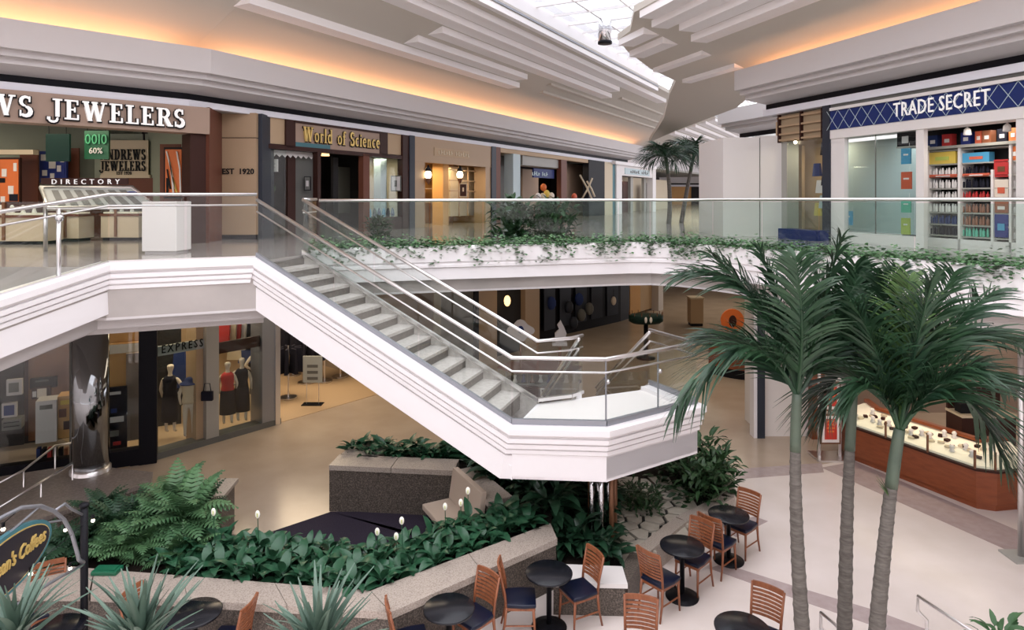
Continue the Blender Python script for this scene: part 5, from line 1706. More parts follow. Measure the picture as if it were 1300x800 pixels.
K = [(1062, 566), (1078, 583), (1239, 647), (1266, 651), (1320, 646)]
kp = [gz(x, y, 0) for x, y in K]
jc = thing('jewellery_counter', 'long red wood jewellery counter with a lit display case beside the palms', 'counter', kp[2])
MB().sweep(kp, [(-.7, .0), (-.7, .72), (0, .72), (0, .12), (-.05, .12), (-.05, 0)]).build('front', KWOOD, jc)
MB().sweep(kp, [(-.66, .72), (-.66, .76), (.03, .76), (.03, .72)]).build('ledge', DKBROWN, jc)
MB().sweep(kp, [(-.66, .76), (-.66, 1.02), (-.60, 1.02), (-.05, .80), (-.05, .76)]).build('lit_tray', LITTRAY, jc)
MB().sweep(kp, [(-.02, .76), (-.02, 1.04), (-.03, 1.04), (-.03, .76)]).build('front_glass', SHOPGLASS, jc)
MB().sweep(kp, [(-.72, 1.06), (-.72, 1.12), (-.60, 1.12), (-.60, 1.06)]).build('rear_rail', KWOOD, jc)
dks = {}
nk = 0
dirn = (kp[2] - kp[1])
for k in range(7):
    p = kp[1].lerp(kp[2], k / 6)
    if k % 2 == 0:
        MB().tube([p + Vector((-.02, 0, .76)), p + Vector((-.02, 0, 1.1))], .022, 6).build('post', BRONZE, jc)
p = kp[3]
MB().tube([p + Vector((-.02, .02, .76)), p + Vector((-.02, .02, 1.1))], .022, 6).build('post', BRONZE, jc)
bust = MB().lathe([(.05, 0), (.055, .02), (.03, .06), (.05, .10), (.02, .14)], (0, 0, 0), 8).mesh('display_bust', OFFW, True)
ring = MB().box(-.06, -.05, 0, .06, .05, .035).mesh('ring_tray', CREAM, False, bevel=.008)
dkb = MB().box(-.05, -.04, 0, .05, .04, .05).mesh('trinket_box', DKBROWN, False, bevel=.008)
nrm = Vector((dirn.y, -dirn.x, 0)).normalized()
for k in range(46):
    f = (k + .5) / 46
    off = .16 + .4 * RND.random()
    p = kp[1].lerp(kp[2], f) - nrm * off
    me, lab, cat, g = ((bust, 'white jewellery bust from the poster pylon in the lit red wood counter', 'display bust', 'busts in the long lit case'), (ring, 'cream ring tray from the poster pylon in the lit red wood counter', 'tray', 'ring trays in the long lit case'), (dkb, 'dark trinket box from the poster pylon in the lit red wood counter', 'box', 'trinket boxes in the long lit case'))[k % 3]
    o = bpy.data.objects.new(me.name, me)
    COL.objects.link(o)
    o.location = (p.x, p.y, .80 + (off - .05) * .4)
    o.rotation_euler = (0, 0, RND.random() * 3)
    tag(o, f'{ORD[k // 3]} {lab}', cat, g)
lamp('case_light', (kp[1] + kp[2]) / 2 + Vector((.15, .25, 1.75)), 3.2, 14, (1, .85, .6), (0, 0, math.atan2(dirn.y, dirn.x)), .1)
cb = gd(1240, 566, 13.8)
t = thing('back_cabinet', 'dark back cabinet with a lit shelf of boxes behind the jewellery counter', 'cabinet', (cb.x, 13.8, 0))
x0, x1 = gd(1221, 0, 13.8).x, gd(1290, 0, 13.8).x
MB().box(x0, 13.8, 0, x1, 14.3, zz(530, 13.8)).build('body', DKBROWN, t)
MB().box(x0 - .02, 13.75, zz(530, 13.8), x1 + .02, 14.3, zz(527, 13.8)).build('top', CREAM, t)
MB().box(x0, 14.25, zz(530, 13.8), x1, 14.3, zz(500, 13.8)).build('back_board', DKBROWN, t)
for k, (xa, xb, ya, m) in enumerate(((1224, 1240, 515, LETTERB), (1241, 1255, 521, CREAM), (1256, 1266, 518, BRONZE))):
    MB().box(gd(xa, 0, 13.8).x, 13.9, zz(527, 13.8), gd(xb, 0, 13.8).x, 14.1, zz(ya, 13.8)).build('stock_box', m, t)
c = gd(1251, 572, 13.3)
t = thing('counter_chair', 'chair with a rounded cane back behind the jewellery counter', 'chair', (c.x, 13.3, 0))
bp = [(-.2, .5), (.2, .5), (.2, .85), (.14, .98), (0, 1.03), (-.14, .98), (-.2, .85)]
MB().extrude([Vector((c.x + a, 13.2, b - .02)) for a, b in bp], (0, .04, 0)).build('backrest', CREAM, t)
MB().box(c.x - .22, 13.24, .44, c.x + .22, 13.62, .5).build('seat', CREAM, t)
for sx in (-.2, .2):
    for yy in (13.24, 13.6):
        MB().tube([(c.x + sx, yy, 0), (c.x + sx, yy, .46)], .018, 6).build('leg', DKBROWN, t)
e = gz(1296, 708, 0)
t = thing('slim_post', 'slim pale metal post on a square base at the right edge', 'post', e)
MB().tube([e, Vector((e.x, e.y, GZ))], .045, 12).build('shaft', STEEL, t, True)
MB().box(e.x - .22, e.y - .2, 0, e.x + .22, e.y + .2, .03).build('base', GREYSTONE, t)

# big chrome column and its granite ledge, lower left
cc = Vector((gd(115, 0, 12.7).x, 12.7, 0))
t = thing('chrome_column', 'large polished chrome column carrying the bridge at lower left', 'column', cc)
MB().lathe([(.31, .02), (.31, 3.55)], cc, 40).build('shaft', DKCHROME, t, True)
MB().lathe([(.345, 0), (.345, .66), (.31, .70)], cc, 40).build('base_collar', STEEL, t, True)
LG = [gz(0, 672, .6), gz(60, 655, .6), gz(190, 612, .6), gz(192, 600, .6), gz(100, 590, .6), gz(-40, 612, .6), gz(-60, 690, .6)]
lt = thing('granite_ledge', 'low brown granite ledge around the foot of the chrome column', 'ledge', (LG[1].x, LG[1].y, 0))
MB().prism(LG, .0, .53).build('wall', GRANITE, lt)
cen = sum((Vector((p.x, p.y, 0)) for p in LG), Vector()) / len(LG)
MB().prism([cen + (Vector((p.x, p.y, 0)) - cen) * 1.02 for p in LG], .53, .6).build('coping', LEDGEST, lt)
for k, (pts, lab) in enumerate((([gd(-10, 618, 11.5), gd(30, 597, 12.0), gd(70, 566, 12.8), gd(93, 562, 13.0)], 'upper brass handrail by the granite ledge'), ([gd(-10, 650, 10.6), gd(52, 612, 11.6), gd(92, 588, 12.3)], 'lower brass handrail by the granite ledge'))):
    t = thing('handrail', lab, 'handrail', pts[1])
    MB().tube(pts, .02, 8).build('rail', STEEL, t, True)
    for p in pts[1:]:
        MB().tube([p, Vector((p.x, p.y, 0))], .014, 6).build('baluster', STEEL, t, True)

# steps' handrails at lower right
for k, (a, b, lab) in enumerate(((gz(1165, 757, .9), gz(1240, 806, .9), 'right tubular handrail of the steps beside the palms'), (gz(1042, 778, .9), gz(1075, 806, .9), 'left tubular handrail of the steps between the palm trunks'))):
    t = thing('handrail', lab, 'handrail', (a.x, a.y, 0))
    d = (b - a).normalized()
    MB().tube([Vector((a.x + .1, a.y - .02, 0)), Vector((a.x + .1, a.y - .02, .62)), Vector((a.x, a.y, .72)), a, b + d * .6], .02, 8).build('rail', STEEL, t, True)
    MB().tube([b + d * .6, Vector((b.x, b.y, 0)) + Vector((d.x, d.y, 0)) * .6], .02, 8).build('post', STEEL, t, True)

# ------------------------------------------------------------------ planters
ZC = .75
def gzz(pts, z):
    return [gz(x, y, z) for x, y in pts]


Oout = [Vector((-7.6, 8.9, 0)), Vector((-6.4, 8.55, 0))] + [Vector((p.x, p.y, 0)) for p in gzz([(115, 753), (495, 776), (706, 683)], ZC)]
Iin = [Vector((-7.6, 9.5, 0)), Vector((-6.3, 9.2, 0))] + [Vector((p.x, p.y, 0)) for p in gzz([(120, 722), (470, 750), (699, 664)], ZC)]
pl = thing('stone_planter', 'large granite planter with a pale coping around the sunken seating area', 'planter', (Oout[3].x, Oout[3].y, 0))
seg_names = []
for i in range(len(Oout) - 1):
    a, b, c, d = Oout[i], Oout[i + 1], Iin[i + 1], Iin[i]
    MB().prism([a, b, c, d], 0, .66).build('wall_block', GRANITE, pl)
    n_ = max(1, round((b - a).length / 1.3))
    for k in range(n_):
        q0, q1 = k / n_, (k + 1) / n_
        g = .004 / (b - a).length
        out = (a - d).normalized() * .03
        MB().prism([a.lerp(b, q0 + g) + out, a.lerp(b, q1 - g) + out, d.lerp(c, q1 - g), d.lerp(c, q0 + g)], .66, ZC).build('coping_stone', COPING, pl)
# pit walls
Bk = [Vector((-4.6, 10.15, 0)), Vector((-2.0, 9.62, 0)), Vector((-.25, 10.75, 0))]
for a, b in ((Bk[0], Bk[1]), (Bk[1], Bk[2])):
    nb = Vector((-(b - a).y, (b - a).x, 0)).normalized() * .12
    MB().prism([a, b, b + nb, a + nb], 0, .66).build('pit_wall', GRANITE, pl)
bw = [gz(418, 590, .86), gz(577, 597, .86)]
P0, P1 = Vector((bw[0].x, bw[0].y, 0)), Vector((bw[1].x, bw[1].y, 0))
P2 = Vector((-.36, 10.85, 0))
P0b = P0 + Vector((.32, 1.3, 0))
for a, b, w in ((P0, P1, .5), (P1, P2, .42), (P0b, P0 + (P0b - P0) * .39, .7)):
    nb = Vector((-(b - a).y, (b - a).x, 0)).normalized() * w
    MB().prism([a, b, b + nb, a + nb], 0, .77).build('wall_block', GRANITE, pl)
    n_ = max(1, round((b - a).length / 1.1))
    for k in range(n_):
        q0, q1 = k / n_ + .003, (k + 1) / n_ - .003
        MB().prism([a.lerp(b, q0) - nb * .06, a.lerp(b, q1) - nb * .06, a.lerp(b, q1) + nb, a.lerp(b, q0) + nb], .77, .86).build('coping_stone', COPING, pl)
# soils
def soil(name_lab, pts, z, par=None):
    o = MB().prism(pts, z - .3, z).build('soil', SOIL, pl)
    return o


soil('', Iin[1:] + [Bk[2], Bk[1], Bk[0], Vector((-6.3, 11.6, 0))], .60)
soil('', [Iin[4], Vector((.9, 12.6, 0)), Vector((-1.0, 13.4, 0)), P0b + Vector((.2, .1, 0)), P0 + Vector((.2, .45, 0)), P1 + Vector((0, .45, 0)), P2 + Vector((.3, .1, 0))], .70)
# fern bed end wall
fa, fb = gz(262, 640, .8), gz(274, 664, .8)
MB().prism([Vector((-4.95, 9.95, 0)), Vector((-4.75, 9.95, 0)), Vector((-4.85, 11.7, 0)), Vector((-5.05, 11.7, 0))], 0, .80).build('end_wall', GRANITE, pl)
MB().prism([Vector((-5.0, 9.9, 0)), Vector((-4.7, 9.9, 0)), Vector((-4.8, 11.75, 0)), Vector((-5.1, 11.75, 0))], .80, .86).build('coping_stone', COPING, pl)
# sunken carpet
cp = [gz(322, 684, 0), gz(420, 651, 0), gz(560, 651, 0), P2 + Vector((-.1, -.1, 0)), Bk[2] + Vector((-.1, .15, 0)), Bk[1] + Vector((0, .15, 0)), Bk[0] + Vector((.3, .12, 0))]
tag(MB().prism([(p.x, p.y) for p in cp], .004, .018).build('plum_carpet', CARPET), 'dark plum carpet on the floor of the sunken seating area', 'carpet')
# bench in the seating area
bn = thing('bench', 'beige upholstered bench against the granite wall of the seating area', 'bench', gz(560, 650, 0))
d = (P2 - P1).normalized()
nl = Vector((d.y, -d.x, 0))
if nl.x > 0:
    nl = -nl
a = P1 + d * .15 + nl * .06
b = P2 - d * .1 + nl * .06
MB().prism([a, b, b + nl * .62, a + nl * .62], .36, .46).build('seat', BEIGEUP, bn, bevel=.02)
MB().prism([a + nl * .1, b + nl * .1, b + nl * .5, a + nl * .5], .0, .36).build('base', BLACK, bn)
MB().hexa([a + nl * .12 + Vector((0, 0, .46)), b + nl * .12 + Vector((0, 0, .46)), b + Vector((0, 0, .46)), a + Vector((0, 0, .46)), a + nl * .04 + Vector((0, 0, .98)), b + nl * .04 + Vector((0, 0, .98)), b - nl * .06 + Vector((0, 0, .98)), a - nl * .06 + Vector((0, 0, .98))]).build('backrest', BEIGEUP, bn, bevel=.015)

# pale stone seat slab and low curbs of the bed under the landing
ss_ = thing('stone_bench', 'pale stone seat slab on a granite base beside the cafe table', 'seat', gz(760, 760, 0))
q = gzz([(708, 716), (790, 719), (797, 742), (700, 740)], .46)
MB().prism(q, .40, .46).build('slab', SEATSTONE, ss_)
MB().prism([q[0] + Vector((.03, -.03, 0)), q[1] + Vector((-.03, -.03, 0)), q[2] + Vector((-.03, .03, 0)), q[3] + Vector((.03, .03, 0))], 0, .40).build('base', GRANITE, ss_)
cb_ = thing('planting_bed', 'low granite-curbed planting bed under the stair landing', 'planting bed', gz(816, 735, 0))
CB = gzz([(797, 742), (818, 706), (872, 662), (932, 632)], .40) + [Vector((4.4, 13.2, .4)), Vector((3.6, 14.6, .4)), Vector((.9, 14.2, .4))]
for i in range(len(CB) - 1):
    a, b = CB[i], CB[i + 1]
    nb = Vector((-(b - a).y, (b - a).x, 0)).normalized() * .22
    MB().prism([a, b, b + nb, a + nb], 0, .40).build('curb_stone', COPING if i > 0 else GRANITE, cb_)
MB().prism([Vector((.65, 9.85, 0))] + [Vector((p.x, p.y, 0)) for p in CB[:1]] + [Vector((p.x - .05, p.y + .05, 0)) for p in CB[1:]] + [Vector((.9, 12.6, 0))], .02, .30).build('soil', SOIL, cb_)
# flagstones: irregular stones with open joints
fs_base = [gz(x, y, .33) for x, y in ((788, 612), (840, 612), (880, 650), (840, 690), (806, 706), (772, 690), (765, 640))]
MB().prism([(p.x, p.y) for p in fs_base], .30, .32).build('joint_bed', FLAGGAP, cb_)
R2 = random.Random(5)
cells = []
X0, X1 = min(p.x for p in fs_base), max(p.x for p in fs_base)
Y0, Y1 = min(p.y for p in fs_base), max(p.y for p in fs_base)


def inside(x, y, poly):
    r = False
    n = len(poly)
    for i in range(n):
        a, b = poly[i], poly[(i + 1) % n]
        if (a.y > y) != (b.y > y) and x < (b.x - a.x) * (y - a.y) / (b.y - a.y) + a.x:
            r = not r
    return r


seeds = []
y = Y0
row = 0
while y < Y1:
    x = X0 + (.15 if row % 2 else 0)
    while x < X1:
        px, py_ = x + R2.uniform(-.07, .07), y + R2.uniform(-.07, .07)
        if inside(px, py_, fs_base):
            seeds.append((px, py_))
        x += .30
    y += .28
    row += 1


def clip(poly, px, py, nx, ny):
    out = []
    n = len(poly)
    for i in range(n):
        a, b = poly[i], poly[(i + 1) % n]
        da = (a[0] - px) * nx + (a[1] - py) * ny
        db = (b[0] - px) * nx + (b[1] - py) * ny
        if da <= 0:
            out.append(a)
        if (da < 0) != (db < 0) and abs(da - db) > 1e-9:
            t = da / (da - db)
            out.append((a[0] + (b[0] - a[0]) * t, a[1] + (b[1] - a[1]) * t))
    return out


for i, (sx, sy) in enumerate(seeds):
    poly = [(sx - .24, sy - .24), (sx + .24, sy - .24), (sx + .24, sy + .24), (sx - .24, sy + .24)]
    for j, (ox, oy) in enumerate(seeds):
        if i != j and abs(ox - sx) < .7 and abs(oy - sy) < .7:
            dx, dy = ox - sx, oy - sy
            l = math.hypot(dx, dy)
            poly = clip(poly, sx + dx / 2 - dx / l * .026, sy + dy / 2 - dy / l * .026, dx, dy)
            if len(poly) < 3:
                break
    if len(poly) >= 3:
        MB().prism(poly, .31, .345 + R2.uniform(0, .02)).build('flagstone', FLAG, cb_)

# ------------------------------------------------------------------ leaves and plants
def leaf_verts(length, width, droop, fold=.12, n=5, base=(0, 0, 0), pitch=.6, yaw=0.0, shape=1.0, roll=0.0):
    """blade starting at base, heading yaw, rising by pitch then bending down by droop"""
    V_, F_ = [], []
    p = Vector(base)
    ang = pitch
    for i in range(n + 1):
        s = i / n
        w = width * .5 * (math.sin(PI * min(1, s ** (.75 * shape) * .97 + .03)) ** .8) if 0 < i < n else (.004 if i == n else width * .04)
        fwd = Vector((math.cos(yaw) * math.cos(ang), math.sin(yaw) * math.cos(ang), math.sin(ang)))
        side = Vector((-math.sin(yaw), math.cos(yaw), 0))
        nor = side.cross(fwd) * -1
        if roll:
            side, nor = side * math.cos(roll) + nor * math.sin(roll), nor * math.cos(roll) - side * math.sin(roll)
        V_ += [p + side * w + nor * (w * fold * 2), p.copy(), p - side * w + nor * (w * fold * 2)]
        p = p + fwd * (length / n)
        ang -= droop / n
    for i in range(n):
        a = i * 3
        F_ += [(a, a + 1, a + 4, a + 3), (a + 1, a + 2, a + 5, a + 4)]
    return V_, F_


def simple_mesh(name, V_, F_, m, smooth=True):
    me = bpy.data.meshes.new(name)
    me.from_pydata([tuple(v) for v in V_], [], F_)
    if smooth:
        me.polygons.foreach_set('use_smooth', [True] * len(me.polygons))
    me.materials.append(m)
    return me


LEAFM = [simple_mesh('leaf', *leaf_verts(.36 + .03 * k, .15 + .01 * k, .9 + .2 * k, pitch=.75 - .1 * k, base=(.06, 0, .02), shape=1.0), LILY) for k in range(4)]
STEMM = simple_mesh('stem', *leaf_verts(.3, .02, .1, pitch=1.4), LILY)


def lily(loc, lab, scale=1.0, n=12, seed=0, grp=None):
    r = random.Random(seed)
    t = thing('peace_lily', lab, 'plant', loc, grp)
    t.rotation_euler = (0, 0, r.random() * 6)
    t.scale = (scale,) * 3
    for k in range(n):
        o = bpy.data.objects.new('leaf', LEAFM[r.randrange(4)])
        COL.objects.link(o)
        o.parent = t
        ring = k / n
        o.location = (0, 0, .02 + .16 * (1 - ring) * r.uniform(.7, 1.2))
        o.rotation_euler = (r.uniform(-.3, .3), r.uniform(-.55, .1) + .35 * ring - .15, k * 2.4 + r.uniform(-.3, .3))
        s = r.uniform(.8, 1.15)
        o.scale = (s, s * r.uniform(.85, 1.15), s)
    return t


def along(poly, f):
    L_ = [(poly[i + 1] - poly[i]).length for i in range(len(poly) - 1)]
    d = f * sum(L_)
    for i, l in enumerate(L_):
        if d <= l or i == len(L_) - 1:
            return poly[i].lerp(poly[i + 1], min(1, d / l))
        d -= l


front_l = [Vector((-4.95, 9.25, 0)), Iin[3] + Vector((-.05, .12, 0)), Iin[4] + Vector((-.25, .12, 0))]
back_l = [Vector((-4.75, 9.95, 0)), Bk[1] + Vector((.05, .05, 0)), Bk[2] + Vector((.0, .0, 0))]
NL = 21
rowlab = ['front', 'middle', 'back']
for rw in range(3):
    for k in range(NL):
        f = (k + .5 + .25 * (rw % 2)) / NL
        a, b = along(front_l, f), along(back_l, f)
        p = a.lerp(b, .06 + .36 * rw) + Vector((RND.uniform(-.06, .06), RND.uniform(-.05, .05), .60))
        lily(p, f'broad-leaved peace lily, {ORD[k]} from the ferns in the {rowlab[rw]} row of the granite planter', RND.uniform(.68, .86), 13 if rw < 2 else 10, rw * 100 + k, f'peace lilies in the {rowlab[rw]} row')

# joined-foliage version for plants further off
def lily_mesh(name, m, n, seed, L=.36, W=.14, spread=.10, h=.16, pit=(.35, 1.1), droop=(.7, 1.5), nseg=4):
    r = random.Random(seed)
    V_, F_ = [], []
    for k in range(n):
        yaw = k * 2.4 + r.uniform(-.4, .4)
        b = (math.cos(yaw) * spread * r.random(), math.sin(yaw) * spread * r.random(), r.uniform(0, h))
        v, f = leaf_verts(L * r.uniform(.7, 1.15), W * r.uniform(.8, 1.2), r.uniform(*droop), base=b, pitch=r.uniform(*pit), yaw=yaw, n=nseg, roll=r.uniform(-.4, .4))
        o = len(V_)
        V_ += v
        F_ += [tuple(i + o for i in q) for q in f]
    return simple_mesh(name, V_, F_, m)


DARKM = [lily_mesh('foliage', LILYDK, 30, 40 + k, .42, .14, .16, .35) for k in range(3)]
MIDM = [lily_mesh('foliage', LILY, 24, 60 + k, .34, .12, .12, .18) for k in range(3)]
SHRUBM = [lily_mesh('foliage', SHRUB, 110, 80 + k, .26, .085, .42, .75, (-.2, 1.2), (.5, 1.3), 3) for k in range(3)]


SHRUBD = lily_mesh('foliage', SHRUB, 260, 95, .26, .10, .46, .85, (-.3, 1.2), (.5, 1.3), 3)


def plant(meshes, nm, lab, loc, s, grp=None, i=0):
    t = thing(nm, lab, 'plant', loc, grp)
    t.rotation_euler = (0, 0, RND.random() * 6)
    t.scale = (s, s, s * RND.uniform(.9, 1.15))
    o = bpy.data.objects.new('foliage', meshes[i % len(meshes)])
    COL.objects.link(o)
    o.parent = t
    c_ = bpy.data.objects.new('stem', STEMM)
    COL.objects.link(c_)
    c_.parent = t
    return t


# back bed behind the seating area
for k in range(16):
    f = k / 15
    p = (P0 + Vector((.25, .75, 0))).lerp(P1 + Vector((.25, .75, 0)), f) + Vector((0, RND.uniform(-.12, .3), .70))
    plant(MIDM, 'leafy_plant', f'leafy green plant, {ORD[k]} from the left on the back wall of the seating area', p, .95, 'plants on the back wall', k)
# dark plants running beneath the stair
spots = []
for k in range(34):
    f = RND.random()
    a = (P1 + Vector((.75, .35, 0))).lerp(Vector((1.0, 10.9, 0)), f)
    p = a + Vector((RND.uniform(-.35, .6), RND.uniform(-.4, 1.3), .68))
    spots.append(p)
spots.sort(key=lambda p: p.y)
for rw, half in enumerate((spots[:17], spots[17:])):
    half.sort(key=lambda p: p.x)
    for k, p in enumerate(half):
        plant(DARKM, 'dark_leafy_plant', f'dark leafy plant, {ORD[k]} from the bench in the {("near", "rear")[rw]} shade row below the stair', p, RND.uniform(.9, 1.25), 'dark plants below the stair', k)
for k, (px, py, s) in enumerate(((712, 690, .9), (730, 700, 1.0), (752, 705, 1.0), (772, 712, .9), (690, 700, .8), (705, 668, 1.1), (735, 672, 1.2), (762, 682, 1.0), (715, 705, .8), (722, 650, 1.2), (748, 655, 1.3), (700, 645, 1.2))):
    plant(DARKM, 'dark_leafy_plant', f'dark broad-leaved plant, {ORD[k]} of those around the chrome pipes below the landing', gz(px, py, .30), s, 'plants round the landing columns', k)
for k, (px, py, s) in enumerate(((806, 650, .75), (822, 652, .7), (800, 640, .6), (830, 640, .55))):
    plant(SHRUBM, 'dark_shrub', f'low dark shrub, {("first", "second", "third", "fourth")[k]} of those beside the flagstones', gz(px, py, .3), s * .8, None, k)
for k, (px, py, s) in enumerate(((890, 642, .95), (905, 632, .95), (916, 625, .85), (872, 626, 1.0), (890, 615, 1.1), (850, 608, 1.0), (905, 612, .9), (868, 605, 1.0))):
    plant(SHRUBM, 'green_shrub', f'full green shrub, {("first", "second", "third", "fourth", "fifth", "sixth", "seventh", "eighth")[k]} of those at the curb right of the landing', gz(px, py, .3), s, None, k)

# ferns
def fern_mesh(seed, n=30, L=.58, m=FERN):
    r = random.Random(seed)
    V_, F_ = [], []
    for k in range(n):
        yaw = k * 2.4 + r.uniform(-.3, .3)
        pitch = r.uniform(.4, 1.45)
        droop = r.uniform(.8, 1.7)
        l = L * r.uniform(.7, 1.1)
        p = Vector((0, 0, .05))
        N = 14
        ang = pitch
        side = Vector((-math.sin(yaw), math.cos(yaw), 0))
        for i in range(N):
            fwd = Vector((math.cos(yaw) * math.cos(ang), math.sin(yaw) * math.cos(ang), math.sin(ang)))
            s = (i + 1) / N
            w = .17 * L * math.sin(PI * min(1, s * .9 + .12)) * 1.25
            for sg in (1, -1):
                tip = p + side * (sg * w) + fwd * (w * .45) - Vector((0, 0, w * .25))
                h = fwd * (l / N * .55)
                o = len(V_)
                V_ += [p - h * .6, p + side * (sg * w * .5) - h * .75 + fwd * w * .15, tip, p + side * (sg * w * .5) + h * .9 + fwd * w * .15, p + h * .6]
                F_ += [(o, o + 1, o + 3, o + 4), (o + 1, o + 2, o + 3)]
            p = p + fwd * (l / N)
            ang -= droop / N
    return simple_mesh('fronds', V_, F_, m, False)


FERNM = [fern_mesh(k, m=FERN) for k in range(3)]
FERND = [fern_mesh(10 + k, m=FERNDK) for k in range(3)]


def fern(lab, loc, s, dark=False, i=0):
    t = thing('fern', lab, 'fern', loc)
    t.rotation_euler = (0, 0, RND.random() * 6)
    t.scale = (s, s, s)
    o = bpy.data.objects.new('fronds', (FERND if dark else FERNM)[i % 3])
    COL.objects.link(o)
    o.parent = t
    return t


ords = ['first', 'second', 'third', 'fourth', 'fifth', 'sixth', 'seventh', 'eighth', 'ninth', 'tenth', 'eleventh', 'twelfth', 'thirteenth', 'fourteenth', 'fifteenth']
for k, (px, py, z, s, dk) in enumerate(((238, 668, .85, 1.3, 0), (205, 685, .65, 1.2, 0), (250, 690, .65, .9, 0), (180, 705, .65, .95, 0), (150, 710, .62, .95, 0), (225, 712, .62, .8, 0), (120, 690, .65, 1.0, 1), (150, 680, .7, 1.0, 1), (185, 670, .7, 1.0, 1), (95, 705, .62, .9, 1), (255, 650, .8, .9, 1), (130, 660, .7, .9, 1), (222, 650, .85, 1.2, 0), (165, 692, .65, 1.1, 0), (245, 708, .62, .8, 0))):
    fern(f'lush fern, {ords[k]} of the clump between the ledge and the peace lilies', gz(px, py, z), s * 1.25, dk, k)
for k, (px, py, s) in enumerate(((70, 720, .9), (90, 700, .9), (60, 700, .8))):
    fern(f'dark fern behind the arched cafe sign, {ords[k]} from its post', gz(px, py, .6), s, True, k)
# white peace lily flowers
for k, (px, py) in enumerate(((327, 655), (271, 652), (479, 677), (503, 683), (510, 663), (585, 640), (594, 625), (565, 645))):
    p = gd(px, py, 9.4 if px < 520 else 9.9)
    t = thing('lily_flower', f'white peace lily flower, {ords[k]} from the left above the leaves', 'flower', p)
    MB().ball(p + Vector((0, 0, .02)), .036, .014, .058, 8, 6).build('spathe', FLOWER, t, True)
    MB().tube([p + Vector((0, -.016, -.01)), p + Vector((0, -.018, .04))], .006, 5).build('spadix', YELLP, t)
    MB().tube([p, p + Vector((.01, .03, -.45))], .006, 5).build('stalk', LILY, t)

# ivy spilling over the balcony edge (nobody could count it)
V_, F_ = [], []
Li = [(Vector(RING[i + 1]) - Vector(RING[i])).length for i in range(len(RING) - 1)]
tot = sum(Li)
r = random.Random(3)
cl = [(r.uniform(0, tot), r.uniform(.12, .5), r.uniform(.3, 1.0)) for _ in range(110)]
for k in range(17000):
    hang_ = k % 6 == 0
    if hang_:
        c_, w_, dp = cl[r.randrange(len(cl))]
        d = min(max(c_ + r.gauss(0, w_ * .5), 0), tot - .01)
    else:
        d = r.uniform(0, tot)
    dd = d
    for i, l in enumerate(Li):
        if dd <= l:
            break
        dd -= l
    a, b = Vector(RING[i]), Vector(RING[i + 1])
    q = a.lerp(b, dd / l)
    dr_ = (b - a).normalized()
    out = Vector((dr_.y, -dr_.x))
    if hang_:
        o_ = .22 + abs(r.gauss(0, .035))
        z = UP + .12 - r.random() ** 1.4 * .42 * dp
    else:
        o_ = r.uniform(-.36, .26)
        z = UP + .10 + abs(r.gauss(0, .085)) * (1 if o_ < .15 else .5)
    s = r.uniform(.024, .044)
    p = Vector((q.x + out.x * o_, q.y + out.y * o_, z))
    yaw = r.uniform(0, 6.28)
    u_ = Vector((math.cos(yaw), math.sin(yaw), r.uniform(-.6, .4))).normalized()
    v_ = u_.cross(Vector((r.uniform(-.4, .4), r.uniform(-.4, .4), 1))).normalized()
    b0 = len(V_)
    V_ += [p - u_ * s, p + v_ * s * .9 - u_ * s * .2, p + u_ * s * 1.2, p - v_ * s * .9 - u_ * s * .2]
    F_ += [(b0, b0 + 1, b0 + 2, b0 + 3)]
ivy = bpy.data.objects.new('ivy', simple_mesh('ivy', V_, F_, IVY, False))
COL.objects.link(ivy)
tag(ivy, 'trailing green ivy growing along the white balcony edge', 'ivy', kind='stuff')

# ------------------------------------------------------------------ palms
def frond_mesh(B, C, T_, m, nl=40, L=.62, seed=0, spread=1.0, hang_=.35):
    """feather frond: curved rachis with leaflets on both sides, in world coordinates"""
    r = random.Random(seed)
    V_, F_ = [], []
    def bez(s):
        return B * (1 - s) ** 2 + C * (2 * s * (1 - s)) + T_ * s * s
    def tan(s):
        return ((C - B) * (2 * (1 - s)) + (T_ - C) * (2 * s)).normalized()
    mb = MB()
    pts = [bez(i / 10) for i in range(11)]
    mb.tube(pts, .02, 5, radii=[.022 - .018 * i / 10 for i in range(11)])
    V_ += mb.v
    F_ += mb.f
    for i in range(nl):
        s = .14 + .86 * (i + .5) / nl
        t = tan(s)
        side = t.cross(Vector((0, 0, 1)))
        if side.length < .15:
            side = t.cross(Vector((0, 1, .3)))
        side.normalize()
        up = side.cross(t).normalized()
        prof = (math.sin(PI * (.18 + .74 * s))) ** .7
        for sg in (1, -1):
            l = L * prof * r.uniform(.85, 1.12)
            el = r.uniform(-.25, .85)
            dirv = (side * (sg * spread * r.uniform(.55, 1.0)) + t * r.uniform(.85, 1.2) + up * el).normalized()
            p = bez(s) + t * r.uniform(-.01, .01)
            w = .0145 * r.uniform(.8, 1.2)
            wv_ = dirv.cross(up + side * sg * .6).normalized()
            b0 = len(V_)
            for j in range(5):
                q = j / 4
                pp = p + dirv * (l * q) + Vector((0, 0, -hang_ * l * q * q))
                ww = w * (0.5, 1, .95, .62, .05)[j]
                V_ += [pp + wv_ * ww, pp - wv_ * ww]
            for j in range(4):
                c = b0 + j * 2
                F_.append((c, c + 1, c + 3, c + 2))
    return V_, F_


